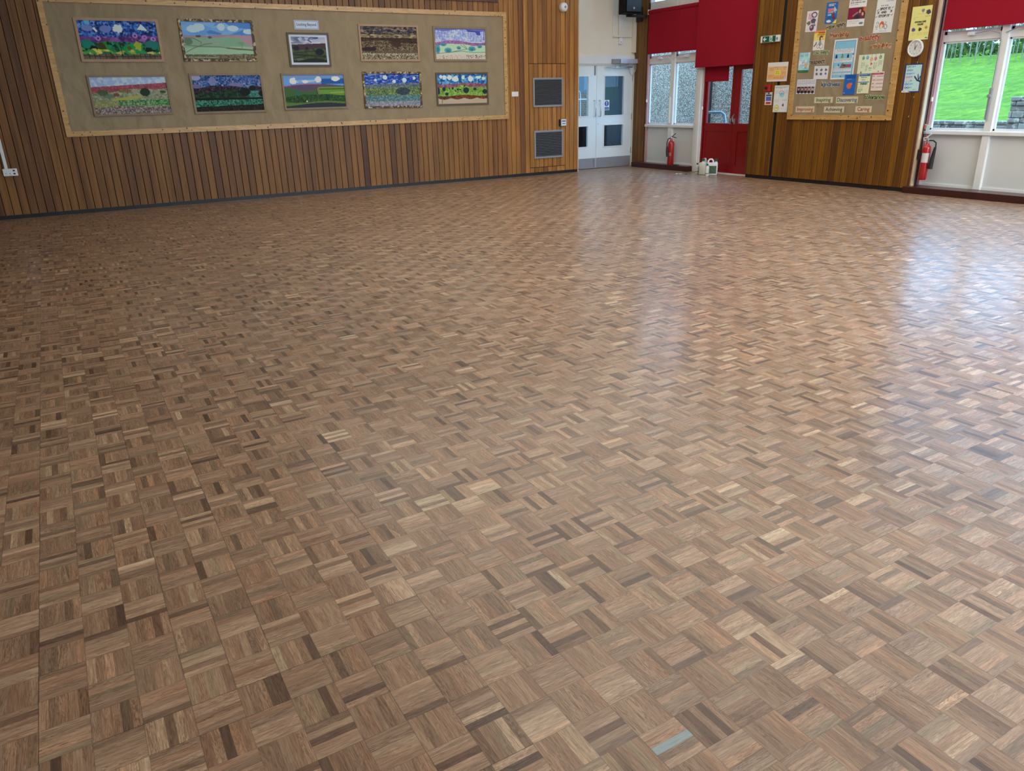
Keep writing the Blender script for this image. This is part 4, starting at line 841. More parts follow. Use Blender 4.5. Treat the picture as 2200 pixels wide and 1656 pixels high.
MB().lathe([(0, 0), (.075, 0), (.083, .01), (.083, .05), (.078, .06)], n=36).build('base', M_plas, e, smooth=40); MB().lathe([(.081, .055), (.080, .075), (.06, .095), (0, .10)], n=36).build('dome', M_plas, e, smooth=60); MB().lathe([(0, .095), (.022, .095), (.02, .106), (0, .107)], (0.01, .0, 0), n=20).build('badge', M_greyp, e)
e = empty('light_switch', onL(7.849, 1.53), 'small white double switch plate right of the long notice board', 'switch'); MB().box(-.073, .073, -.043, .043, 0, .012, 0, .004).build('plate', M_plas, e)
for s in (-1, 1): MB().box(s * .03 - .012, s * .03 + .012, -.016, .016, .011, .017, 0, .002).build('rocker', M_plas, e)
e = empty('door_release', onL(8.93, .977), 'small black box with white press-to-exit plate beside the lower vent', 'button')
MB().box(-.075, .07, -.068, .062, 0, .045, 0, .005).build('box', M_rubber, e); pl_ = MB().box(-.045, .075, -.06, .066, .044, .050, 0, .003).build('plate', M_plas, e)
mb = MB(); mb.box(-.03, .06, .02, .04, .050, .0512, 0); mb.box(-.02, .05, -.025, -.01, .050, .0512, 0); mb.build('lettering', M_signblue, pl_)
e = empty('wall_socket', onL(-.561, .65), 'white double wall socket at the left edge under white trunking', 'socket')
MB().box(-.088, .088, -.05, .05, 0, .035, 0, .004).build('box', M_plas, e)
for y in (.022, -.02): MB().box(.035, .06, y - .01, y + .01, .034, .036).build('switch_window', M_ink, e)
for x in (-.055, -.005):
    for q in ((x - .004, x + .004, -.02, -.008), (x - .012, x - .006, -.04, -.032), (x + .006, x + .012, -.04, -.032)): MB().box(*q, .0348, .0356).build('pin_hole', M_ink, e)
tag(MB().box(-.02, .02, 0, 1.3, 0, .02, 0, .003).build('trunking', M_plas, mw=onL(-.60, .70)), 'white vertical cable trunking above the wall socket at the left edge', 'trunking')
# cream wall fittings above the white doors
def pipe(x, z0, z1, w, label, d=.016): return tag(MB().box(-w / 2, w / 2, 0, z1 - z0, 0, d, 0, .003).build('cable_trunking', M_cream, mw=onL(x, z0, 0, 0, YD)), label, 'trunking')
pipe(10.45, 2.585, 4.2, .05, 'left cream cable trunking on the wall above the white doors')
pipe(10.622, 2.575, 4.2, .085, 'wider cream cable trunking running down to the small white box', .03)
tag(MB().box(-.25, .25, -.018, .018, .017, .04, 0, .003).build('cable_trunking', M_cream, mw=onL(10.68, 2.60, .012, 0, YD)), 'horizontal cream cable trunking above the white doors', 'trunking')
tag(MB().box(-.05, .05, 0, 1.9, 0, .06, 0, .004).build('corner_boxing', M_cream, mw=onL(10.99, 2.29, 0, 0, YD)), 'cream vertical boxing in the corner above the white doors', 'boxing')
e = empty('junction_box', onL(10.628, 2.51, 0, 0, YD), 'small white box at the foot of the cream cable trunking', 'socket'); MB().box(-.043, .043, -.062, .062, 0, .045, 0, .008).build('box', M_plas, e); MB().lathe([(0, .044), (.012, .044), (.010, .050), (0, .050)], (0, -.02, 0), n=14).build('key_switch', M_greyp, e)
# loudspeaker
e = empty('loudspeaker', Matrix.Translation((10.52, 13.12, 2.975)), 'black wall loudspeaker on a bracket in the corner, cut by the top edge', 'speaker')
mb = MB(); poly = [(-.20, -.15), (.19, -.17), (.14, .15), (-.13, .15)]; mb.prism(poly, 0, .62); cab = mb.build('cabinet', M_speaker, e); mb = MB(); mb.prism([(-.18, -.168), (.17, -.186), (.17, -.17), (-.18, -.152)], .03, .58); mb.build('front_grille', M_rubber, cab)
mb = MB(); mb.lathe([(0, 0), (.022, 0), (.02, .012), (0, .013)], (-.01, -.185, .09), 'Y', 14); mb.build('badge', M_greyp, cab)
mb = MB(); mb.box(-.02, .50, .02, .055, -.05, -.005, 0, .004); mb.box(.47, .51, .16, .325, -.11, .16, 0, .004); mb.box(.46, .50, .03, .25, -.05, -.005, 0, .004); mb.build('wall_bracket', M_rubber, e)

# ================================================================= pier fittings and papers
M_green = plain('exit_green', (.004, .11, .075), .4); M_lit = plain('exit_white', (.75, .85, .8), .4)
e = empty('exit_sign', onR(9.675, 2.277), 'green running-man exit sign with left arrow above the orange notice', 'sign')
MB().box(-.195, .195, -.052, .052, 0, .05, 0, .008).build('housing', M_plas, e); face = MB().box(-.15, .13, -.046, .046, .05, .0515).build('face', M_green, e)
mb = MB(); mb.prism([(-.135, 0), (-.10, .034), (-.09, .026), (-.104, .010), (-.065, .010), (-.065, -.010), (-.104, -.010), (-.09, -.026), (-.10, -.034)], .0515, .0525)
mb.box(.0, .062, -.04, .042, .0515, .0522); mb.build('arrow_and_door', M_lit, face)
mb = MB(); mb.lathe([(0, .0522), (.0075, .0522), (.0075, .0530), (0, .0530)], (.022, .028, 0), n=12)
for q in ([(.026, .018), (.038, .018), (.044, -.006), (.032, -.008)], [(.034, .016), (.016, .008), (.012, .0), (.02, .002), (.036, .008)], [(.034, -.004), (.020, -.014), (.026, -.032), (.018, -.034), (.008, -.012), (.03, .002)], [(.042, -.002), (.052, -.018), (.062, -.022), (.058, -.03), (.046, -.026), (.034, -.008)], [(.038, .014), (.052, .006), (.056, .012), (.04, .02)]): mb.prism(q, .0522, .0530)
mb.build('running_figure', M_green, face)
nE = NT('green_led'); em = nE.n('ShaderNodeEmission'); em.inputs[0].default_value = (.1, 1, .5, 1); em.inputs[1].default_value = 1.2; nE.t.links.new(em.outputs[0], nE.out.inputs[0])
MB().lathe([(0, .05), (.007, .05), (.006, .055), (0, .056)], (.075, -.042, 0), n=12).build('indicator_light', nE.m, e)
MB().lathe([(0, .0), (.018, 0), (.018, .03), (0, .03)], (.165, .0, .03), n=14).build('end_button', M_greyp, e)
e = empty('fire_call_point', onR(9.64, 1.51), 'red break-glass fire call point left of the pinned notices', 'alarm'); bx_ = MB().box(-.055, .06, -.055, .055, 0, .055, 0, .006).build('box', M_extred, e); MB().box(-.038, .02, -.025, .02, .055, .057).build('glass_window', M_rubber, bx_)
FP = 2.2
def P_(w, h, bg, s): return Pic(w, h, bg, s)
def card(name, y, z, w, h, pic, label, cat='poster', mat=None, ang=0, off=.0105, gain=FP, X=XR, wav=.004, group=None): 
    return tag(sheet(name, onR(y, z, off, ang, X), w, h, pic, mat or M_print, gain=gain, wav=wav), label, cat, group)
p = P_(30, 40, (160, 160, 165), 31); p.rect(.1, .2, .9, .30, (20, 35, 75)); p.rect(.18, .34, .85, .68, (30, 60, 125)); p.rect(.16, .74, .88, .93, (150, 35, 45)); p.blob(.5, .1, .09, .07, (20, 30, 70)); p.script(.22, .38, .8, .66, 5, (150, 165, 190), .5)
for k in range(3): p.blob(.1, .4 + k * .12, .04, .03, (25, 45, 100))
card('fire_notice', 9.622, 1.339, .15, .205, p, 'small blue and red fire action notice below the call point', 'sign', off=.002, wav=.001)
p = P_(70, 48, (165, 165, 165), 32); p.rect(.03, .22, .96, .9, (170, 135, 95)); p.rect(.03, .62, .96, .9, (175, 125, 80), .6); p.rect(.37, .42, .66, .66, (185, 165, 60)); p.script(.42, .48, .62, .64, 2, (110, 100, 40), .8); p.script(.32, .22, .72, .30, 2, (80, 75, 60), .7)
for q in ((.12, .3, .32, .45), (.78, .25, .93, .4), (.72, .5, .93, .62), (.07, .66, .28, .82), (.35, .78, .62, .88), (.66, .74, .84, .88)): p.script(*q, 3, (115, 90, 70), .7)
p.line([(.5, .3), (.5, .42)], .4, (110, 100, 80)); p.rect(.86, .78, .94, .9, (140, 150, 170)); card('pinned_notice', 9.479, 1.758, .425, .30, p, 'landscape orange notice with a yellow centre box on the boarded pier', 'notice', off=.003, wav=.008, ang=-.5)
p = P_(52, 72, (165, 168, 178), 33); p.script(.08, .06, .92, .12, 2, (50, 55, 90), .9); p.script(.4, .13, .6, .16, 1, (50, 55, 90), .9); p.ring(.5, .28, .17, .09, .25, (165, 90, 130)); p.blob(.54, .35, .17, .10, (110, 160, 205)); p.script(.42, .31, .66, .39, 2, (40, 80, 150), .8)
for q in ((.08, .2, .3, .34), (.7, .2, .92, .32), (.08, .52, .4, .64), (.6, .52, .9, .6)): p.script(*q, 4, (120, 125, 150), .6)
p.blob(.25, .84, .17, .12, (170, 170, 110)); p.ring(.25, .84, .17, .12, .12, (100, 100, 80)); p.script(.15, .8, .35, .88, 2, (110, 110, 40), .8); p.poly([(.62, .72), (.68, .66), (.74, .72), (.74, .78), (.62, .78)], (60, 60, 75)); p.script(.58, .8, .82, .88, 3, (90, 90, 100), .6)
card('pinned_notice', 9.35, 1.332, .305, .425, p, 'white notice with blue and yellow circles beside the call point', 'notice', off=.003, wav=.006)

# posters on the tall board
def scene_person(p, u, v, s, c1, c2):
    p.blob(u, v, .06 * s, .05 * s, (150, 110, 95)); p.blob(u, v - .03 * s, .07 * s, .04 * s, c1); p.poly([(u - .09 * s, v + .16 * s), (u - .05 * s, v + .05 * s), (u + .05 * s, v + .05 * s), (u + .09 * s, v + .16 * s)], c2)
p = P_(34, 48, (165, 160, 165), 41); p.script(.18, .1, .5, .42, 5, (130, 50, 80), .85, gap=.55); p.ring(.66, .2, .26, .14, .4, (70, 55, 80)); p.blob(.62, .48, .22, .13, (65, 60, 75), 1, .8); p.blob(.55, .8, .2, .15, (75, 50, 75)); p.blob(.5, .76, .09, .06, (140, 120, 130)); p.blob(.75, .68, .12, .06, (85, 90, 110), 1, .8); p.blob(.24, .58, .17, .09, (70, 72, 55), .9, 1.4); p.script(.12, .88, .4, .93, 1, (150, 40, 80), .9)
card('leaflet', 8.877, 2.474, .213, .30, p, 'white leaflet with purple round pictures, top left of the tall board', 'leaflet', ang=-1.5)
p = P_(34, 48, (30, 75, 130), 42); p.script(.2, .08, .75, .2, 2, (180, 190, 205), .95, gap=.7); 
for k, (c, w) in enumerate((((190, 90, 90), .7), ((185, 110, 90), .65), ((110, 165, 175), .5))): p.rect(.2, .3 + k * .12, w, .39 + k * .12, c, .9); p.script(.23, .32 + k * .12, w - .03, .37 + k * .12, 1, (60, 40, 70), .7)
p.poly([(.7, .2), (.95, .4), (.8, .45), (.9, .55), (.66, .42)], (120, 150, 190)); p.blob(.7, .6, .10, .07, (90, 40, 40)); p.blob(.75, .74, .14, .08, (70, 35, 75)); p.blob(.35, .88, .2, .06, (180, 190, 200)); p.poly([(.66, 1), (.85, .86), (1, .8), (1, 1)], (190, 160, 60)); p.script(.2, .66, .6, .8, 3, (20, 35, 80), .8)
card('poster', 8.526, 2.562, .209, .298, p, 'blue poster with red text strips and yellow corner, above the words water safety', 'poster', ang=-1.4)
p = P_(46, 60, (170, 172, 175), 43); p.script(.08, .10, .92, .36, 4, (60, 55, 70), .85); p.rect(0, .40, 1, .76, (95, 15, 45)); p.poly([(.3, .76), (.5, .5), (.65, .4), (1, .4), (1, .76)], (75, 35, 45)); p.rect(.85, .4, 1, .6, (150, 80, 40)); p.blob(.68, .5, .12, .07, (35, 18, 22)); p.blob(.68, .53, .07, .06, (150, 100, 90)); p.blob(.86, .6, .11, .08, (60, 25, 25)); p.blob(.84, .62, .06, .055, (165, 120, 105)); p.line([(.3, .66), (.55, .56)], 1.2, (140, 95, 85)); p.blob(.55, .70, .16, .07, (35, 30, 40)); p.script(.08, .8, .7, .92, 3, (110, 112, 120), .7); p.blob(.82, .9, .13, .03, (50, 100, 110))
card('poster', 8.075, 2.55, .297, .43, p, 'white poster with a photo of two people on maroon, right of the blue poster', 'poster', ang=-1.2)
p = P_(46, 64, (165, 168, 172), 44); p.script(.5, .12, .95, .16, 1, (70, 90, 150), .9); p.script(.25, .24, .9, .29, 1, (90, 95, 115), .8)
p.blob(.42, .78, .12, .10, (150, 70, 40), 1, .4); p.blob(.42, .81, .07, .06, (190, 160, 140)); p.blob(.42, .88, .07, .03, (150, 155, 165)); p.ring(.2, .72, .07, .035, .3, (70, 75, 85)); p.ring(.18, .81, .07, .035, .3, (70, 75, 85)); p.ring(.58, .72, .08, .04, .3, (80, 85, 95)); p.ring(.64, .83, .09, .07, .3, (90, 95, 100)); p.script(.12, .88, .34, .9, 1, (60, 60, 70), .8); p.script(.05, .93, .22, .95, 1, (50, 50, 60), .9); p.script(.35, .92, .92, .96, 2, (80, 85, 150), .7)
e = card('poster', 7.606, 2.45, .298, .475, p, 'white laminated poster reading Spot it and Stop it', 'poster', M_lam, ang=-1.4)
mb = MB(); T = lambda s, x, y, sz, w=None: text_mesh(mb, s, sz, x, y, .0062, depth=.0003, width=w, bold=.0012)
T('SPOT IT', 0, .078, .045, .165); T('AND', -.015, .032, .042, .085); T('STOP IT', -.005, -.016, .045, .175); T('X', -.105, .03, .045); T('X', .10, .04, .042)
for x, y in ((-.118, .066), (.115, .088), (-.128, -.022), (.118, -.006)): mb.add([(x - .015, y, .0062), (x - .006, y - .011, .0062), (x + .018, y + .012, .0062), (x + .014, y + .014, .0062), (x - .006, y - .003, .0062), (x - .012, y + .003, .0062)], [(0, 1, 2, 3, 4, 5)])
mb.build('lettering', M_ink, e)
p = P_(34, 46, (180, 140, 70), 45); g = vnoise(46, 34, 14, 14, 3); p.mask(p.below(.5) + 0, (170, 165, 160)); p.patches(p.band(-1, .5), [(185, 120, 55), (190, 150, 70), (185, 165, 85)], 9); p.rect(0, 0, .95, .12, (170, 100, 60)); p.rect(.35, .1, .93, .16, (110, 40, 30)); p.rect(.3, .2, .9, .23, (120, 95, 40)); p.blob(.65, .34, .13, .07, (85, 55, 40)); p.blob(.66, .41, .09, .05, (175, 150, 130)); p.blob(.56, .42, .07, .10, (50, 55, 45)); p.blob(.6, .65, .12, .14, (110, 112, 125)); p.ring(.72, .8, .17, .13, .2, (90, 92, 105)); p.ring(.45, .8, .13, .10, .2, (95, 95, 110)); p.line([(.1, .78), (.25, .68), (.27, .6)], 1.2, (45, 50, 65)); p.blob(.2, .4, .06, .05, (165, 150, 140)); p.script(.4, .93, .85, .96, 1, (70, 60, 40), .9)
card('comic_poster', 8.696, 2.188, .211, .288, p, 'yellow and orange cartoon poster of a cyclist above the words road safety', 'poster', ang=-.8)
p = P_(62, 88, (165, 175, 188), 46); p.rect(.06, .05, .94, .96, (40, 80, 140)); p.rect(.075, .06, .925, .95, (98, 145, 195)); p.rect(.08, .24, .88, .35, (165, 172, 182)); p.script(.14, .25, .84, .34, 4, (70, 85, 115), .7)
for k, c in ((.17, (20, 30, 70)), (.42, (90, 110, 70)), (.67, (20, 35, 60)), (.88, (165, 160, 165))): p.poly([(k - .045, .47), (k - .04, .40), (k + .04, .40), (k + .045, .47)], c); p.blob(k, .385, .022, .018, (45, 40, 50))
p.rect(.08, .48, .88, .57, (158, 165, 175)); p.script(.1, .49, .86, .56, 3, (80, 90, 110), .7); p.rect(.55, .62, .85, .70, (110, 60, 65)); p.poly([(.08, .72), (.3, .62), (.33, .72)], (140, 150, 165)); p.poly([(.26, .63), (.33, .60), (.33, .68)], (25, 50, 110)); p.poly([(.36, .72), (.42, .62), (.48, .58), (.55, .64), (.6, .72)], (95, 80, 75)); p.poly([(.45, .64), (.62, .62), (.58, .68)], (40, 45, 55)); p.rect(.08, .73, .88, .79, (160, 165, 175)); p.script(.1, .74, .86, .78, 2, (85, 95, 115), .6); p.rect(.08, .83, .88, .88, (158, 165, 172)); p.script(.1, .835, .86, .87, 2, (90, 100, 120), .6); p.blob(.45, .92, .04, .012, (30, 60, 120)); p.script(.2, .1, .9, .12, 1, (60, 100, 150), .5)
card('large_poster', 8.203, 1.886, .405, .569, p, 'large blue and white poster with small figures in the middle of the board', 'poster', M_lam, ang=-.5, wav=.006)
p = P_(34, 48, (135, 165, 185), 47); p.patches(p.band(-1, .86), [(125, 165, 195), (110, 155, 190), (150, 180, 195)], 8); p.script(.15, .15, .5, .22, 1, (80, 60, 100), .8); p.script(.6, .12, .92, .18, 1, (70, 60, 90), .8); p.patches(p.band(.38, .8) * (p.u < .55), [(175, 185, 190), (120, 150, 170)], 4); p.blob(.68, .42, .13, .06, (165, 180, 190)); p.poly([(.55, .55), (.92, .58), (.8, .75), (.66, .72)], (165, 125, 85)); p.blob(.7, .78, .06, .02, (80, 50, 30)); p.rect(0, .87, 1, 1, (25, 85, 45)); p.script(.1, .91, .85, .95, 1, (120, 160, 130), .5)
card('leaflet', 8.945, 1.877, .206, .296, p, 'light blue leaflet with green bottom band, left of the word respect', 'leaflet', ang=-.6)
p = P_(44, 32, (160, 162, 172), 48)
for k in range(6): p.blob(.2 + .31 * (k % 3), .3 + .3 * (k // 3), .07, .10, (60, 65, 78), .9, 1.1)
p.script(.15, .8, .85, .84, 1, (120, 122, 135), .7); p.script(.25, .1, .75, .13, 1, (120, 122, 135), .7)
card('notice_sheet', 8.594, 1.713, .27, .194, p, 'white sheet with six small grey symbols under the word respect', 'notice', ang=-1.2, wav=.006)
p = P_(60, 36, (158, 160, 168), 49); p.script(.05, .07, .95, .42, 5, (90, 92, 105), .75); p.rect(.04, .5, .96, .92, (80, 60, 72))
for k in range(5): u = .13 + k * .185; p.rect(u - .085, .5, u + .085, .92, ((60, 30, 45), (75, 75, 70), (95, 70, 85), (110, 105, 100), (130, 120, 130))[k]); p.blob(u, .64, .05, .11, (150, 120, 110), .9, .6); p.blob(u, .86, .07, .10, (25, 18, 28)); p.blob(u, .56, .05, .06, (35, 25, 30))
card('photo_sheet', 8.856, 1.511, .368, .221, p, 'white sheet with a strip of five small portraits, lower left of the board', 'notice', ang=-.6)
p = P_(66, 38, (160, 172, 150), 50)
for k, (u, v, c) in enumerate(((.2, .18, (40, 105, 50)), (.36, .18, (45, 110, 165)), (.52, .27, (165, 95, 70)), (.68, .25, (150, 40, 80)), (.86, .19, (40, 105, 45)))): p.line([(u, 0), (u, v)], .4, (90, 100, 90)); p.blob(u, v, .05, .085, c); p.ring(u, v, .02, .04, .5, (190, 195, 190)); p.poly([(u - .03, v + .05), (u + .0, v + .05), (u - .03, v + .12)], c)
p.poly([(.48, .5), (.51, .47), (.52, .38), (.54, .47), (.6, .5), (.54, .53), (.52, .62), (.51, .53)], (150, 30, 50))
for q in ((.14, .42, .28, .72), (.32, .55, .42, .9), (.46, .65, .58, .85), (.62, .45, .76, .8), (.80, .35, .94, .65)): p.script(*q, 6, (90, 98, 92), .7)
p.poly([(.12, .97), (.16, .85), (.2, .97)], (60, 65, 60)); p.poly([(.76, .97), (.84, .88), (.92, .97)], (40, 45, 50))
card('landscape_poster', 7.729, 1.80, .42, .262, p, 'pale green landscape poster with hanging coloured circles and a red star', 'poster', ang=0)
p = P_(34, 48, (25, 75, 140), 51); p.rect(.15, .04, .9, .2, (15, 50, 105), .6); p.script(.25, .22, .75, .27, 1, (130, 160, 195), .8); p.blob(.46, .56, .2, .14, (180, 75, 45)); p.blob(.62, .47, .08, .05, (185, 85, 60)); p.script(.05, .9, .3, .93, 1, (150, 170, 200), .8); p.script(.5, .9, .95, .94, 1, (70, 110, 160), .6)
card('poster', 8.038, 1.520, .205, .290, p, 'deep blue poster with an orange blob overlapping the large poster', 'poster', M_lam, off=.015)
p = P_(34, 48, (165, 172, 140), 52); p.rect(.05, .03, .97, .12, (30, 80, 130)); p.script(.15, .05, .85, .1, 1, (160, 175, 190), .7); p.script(.25, .16, .92, .22, 1, (25, 55, 80), .95, gap=.8); p.script(.3, .27, .8, .35, 1, (70, 130, 140), .9, gap=.8); p.rect(.04, .4, .95, .44, (35, 90, 130)); p.script(.1, .62, .5, .95, 5, (95, 110, 90), .8)
e = card('poster', 7.797, 1.525, .2, .275, p, 'pale green poster with blue heading and the word Think', 'poster', off=.015)
mb = MB(); text_mesh(mb, 'THINK!', .036, 0, -.002, .0055, depth=.0003, width=.125, bold=.002, shear=.2); mb.build('lettering', plain('teal_ink', (.01, .15, .24), .6), e)
p = P_(34, 44, (168, 158, 152), 53); p.rect(.0, .06, .95, .15, (125, 45, 70)); p.script(.12, .08, .8, .13, 1, (170, 110, 130), .8)
for k in range(4): v = .24 + k * .19; p.line([(.4, v), (.95, v)], .5, (95, 60, 65)); p.script(.05, v - .03, .36, v + .03, 1, (60, 50, 60), .9, gap=.8); p.script(.05, v + .05, .85, v + .12, 2, (140, 128, 125), .6)
card('poster', 7.570, 1.554, .19, .262, p, 'pale pink list poster with maroon heading, lower right of the board', 'poster', off=.015)
# word cards and cut-out words
M_ylw = plain('pale_yellow_card', (.66, .62, .42), .55, var=.02)
INK = {'green': (.02, .12, .02), 'blue': (.03, .09, .20), 'red': (.42, .05, .03), 'grey': (.07, .07, .085), 'maroon': (.42, .04, .04)}
def wcard(y, z, w, h, s, ink, tw, ang=0):
    e = empty('word_card', onR(y, z, .0105, ang), 'pale yellow word card reading ' + s + ' near the foot of the board', 'word card'); MB().box(-w / 2, w / 2, -h / 2, h / 2, 0, .0015).build('card', M_ylw, e)
    mb = MB(); text_mesh(mb, s, h * .84, 0, -.0, .0018, depth=.0003, width=tw, bold=.0012); mb.build('lettering', plain('ink_' + ink, INK[ink], .6), e)
wcard(8.490, 1.303, .35, .091, 'Inspiring', 'green', .27); wcard(8.059, 1.298, .39, .097, 'Discovering', 'blue', .355); wcard(8.830, 1.164, .372, .092, 'Improving', 'red', .32); wcard(8.273, 1.160, .372, .091, 'Achieving', 'grey', .315); wcard(7.747, 1.162, .28, .09, 'Caring', 'maroon', .21)
def wcut(y, z, w, s, col, halo, ang, size, sh=.0):
    mb = MB(); text_mesh(mb, s, size, 0, 0, .0008, depth=.0004, m=1, width=w * 1.02, bold=.0075, shear=sh); text_mesh(mb, s, size, 0, 0, .0018, depth=.0004, m=0, width=w, bold=.0014, shear=sh)
    o = mb.build('word_cutout', [plain('ink_' + s, col, .6), plain('halo_' + s, halo, .6)], mw=onR(y, z, .0105, ang)); tag(o, 'cut-out paper word "' + s + '" on the tall notice board', 'word cut-out')
wcut(8.423, 2.375, .34, 'water safety', (.06, .05, .03), (.72, .64, .44), -2.4 + 6, .085); 
wcut(8.338, 2.240, .345, 'friendship', (.30, .06, .02), (.74, .50, .32), 1.0, .095); wcut(7.805, 2.163, .34, 'e-safety', (.33, .035, .02), (.78, .52, .38), 1.0, .115)
wcut(7.604, 2.041, .345, 'anti-bullying', (.33, .10, .03), (.78, .54, .34), .5, .078); wcut(8.637, 2.010, .305, 'road safety', (.12, .22, .09), (.64, .74, .52), .0, .072)
wcut(8.700, 1.877, .305, 'respect', (.02, .018, .02), (.60, .52, .36), 1.0, .105); wcut(8.391, 1.534, .34, 'kindness', (.02, .045, .12), (.62, .70, .74), 0, .092); wcut(7.589, 1.334, .335, 'tolerance', (.025, .09, .02), (.55, .62, .36), 0, .088)
# yellow poster, clock, blue poster on the pier
p = P_(44, 64, (172, 166, 105), 54); p.blob(.55, .13, .07, .05, (90, 85, 110), .9, .8); p.script(.3, .2, .7, .24, 2, (140, 132, 90), .7); p.blob(.83, .2, .12, .06, (60, 55, 75), 1, 1.2); p.script(.7, .3, .98, .36, 3, (120, 115, 80), .7); p.script(.12, .32, .35, .38, 3, (130, 125, 85), .7); p.blob(.2, .68, .1, .05, (70, 60, 110), 1, .5); p.blob(.53, .68, .08, .05, (60, 45, 35), 1, .9); p.ring(.83, .64, .07, .05, .4, (150, 110, 50)); p.blob(.83, .64, .03, .03, (120, 70, 40))
for u in (.2, .53, .84): p.script(u - .12, .78, u + .12, .88, 4, (130, 124, 85), .7)
p.blob(.9, .94, .07, .02, (55, 90, 90)); p.rect(.1, .01, .9, .02, (200, 200, 180), .8); p.rect(0, .97, 1, 1, (160, 165, 140))
e = card('yellow_poster', 7.037, 2.29, .288, .43, p, 'pale yellow poster about staying safe, directly above the clock', 'poster', M_lam, off=.002, wav=.006)
mb = MB(); text_mesh(mb, 'STAYING SAFE', .03, 0, .016, .0072, depth=.0003, width=.165, bold=.001); text_mesh(mb, 'ONLINE!', .03, .005, -.016, .0072, depth=.0003, width=.085, bold=.001); mb.build('lettering', M_ink, e)
p = P_(44, 60, (30, 40, 90), 55); p.rect(.09, .05, .93, .95, (140, 170, 205))
for k, c in enumerate(((90, 110, 80), (70, 80, 130), (80, 100, 140), (170, 50, 90), (165, 150, 120), (60, 90, 170), (35, 45, 80))): v = .1 + k * .12; p.ring(.2, v, .07, .03, .5, c); p.ring(.34, v, .06, .03, .5, c); p.script(.42, v - .02, .62 + .2 * (k == 0), v + .02, 1, (60, 90, 160), .8, gap=.8); p.line([(.12, v + .045), (.5, v + .045)], .3, (90, 110, 150), .6)
p.line([(.62, .45), (.78, .58), (.95, .62)], 1.4, (25, 30, 40)); p.line([(.80, .38), (.82, .5), (.88, .6)], 1.1, (25, 30, 40)); p.line([(.92, .45), (.86, .55)], 1.0, (25, 30, 40)); p.blob(.78, .4, .06, .03, (120, 120, 120), .8); p.script(.62, .88, .9, .92, 1, (40, 60, 120), .8); p.poly([(0, 1), (0, .95), (.14, .88), (.52, 1)], (180, 165, 180)); p.script(.06, .93, .28, .96, 1, (90, 60, 100), .8)
card('blue_poster', 7.032, 1.578, .272, .38, p, 'blue-bordered poster with branches and a white folded corner, below the clock', 'poster', M_lam, off=.002)
e = empty('wall_clock', onR(7.043, 1.970, .002), 'round white wall clock showing about one o\'clock', 'clock')
MB().lathe([(0, 0), (.10, 0), (.113, .006), (.116, .02), (.110, .034), (.100, .036), (.098, .022)], n=48, cap=False).build('rim', M_plas, e, smooth=50)
dial = MB().lathe([(0, .020), (.099, .020), (.099, .024), (0, .024)], n=48).build('dial', plain('clock_dial', (.72, .74, .76), .4), e)
mb = MB()
for k in range(12):
    a = pi / 2 - 2 * pi * (k + 1) / 12; text_mesh(mb, str(k + 1), .021, .080 * cos(a), .080 * sin(a), .0243, depth=.0003)
mb.lathe([(.024, .0241), (.0255, .0241), (.0255, .0246), (.024, .0246)], (0, -.045, 0), n=24, cap=False); mb.build('numerals', M_ink, dial)
def hand(nm, ang, L, w, z):
    mb = MB(); c, s_ = cos(ang), sin(ang); q = [(-w, -.015), (w, -.015), (w * .6, L), (-w * .6, L)]
    mb.prism([(x * c - y * s_, x * s_ + y * c) for x, y in q], z, z + .001); mb.build(nm, M_ink, e)
hand('hour_hand', radians(-30), .052, .0042, .026); hand('minute_hand', radians(9), .080, .003, .0275)
MB().lathe([(0, .0285), (.006, .0285), (.005, .031), (0, .031)], n=14).build('hub', M_ink, e)
for y, z, l in ((6.98, 1.79, 'small brass hook in the pier just above the blue-bordered poster'), (6.95, 1.33, 'small brass hook in the pier below the blue-bordered poster'), (6.985, 1.07, 'lowest small brass hook in the pier by the right window')):
    mb = MB(); mb.tube([(0, 0, 0), (0, 0, .02), (.0, -.01, .028), (0, -.018, .02), (0, -.012, .012)], .0035, 8); tag(mb.build('hook', plain('brass', (.6, .42, .2), .35, .8), mw=onR(y, z)), l, 'hook')

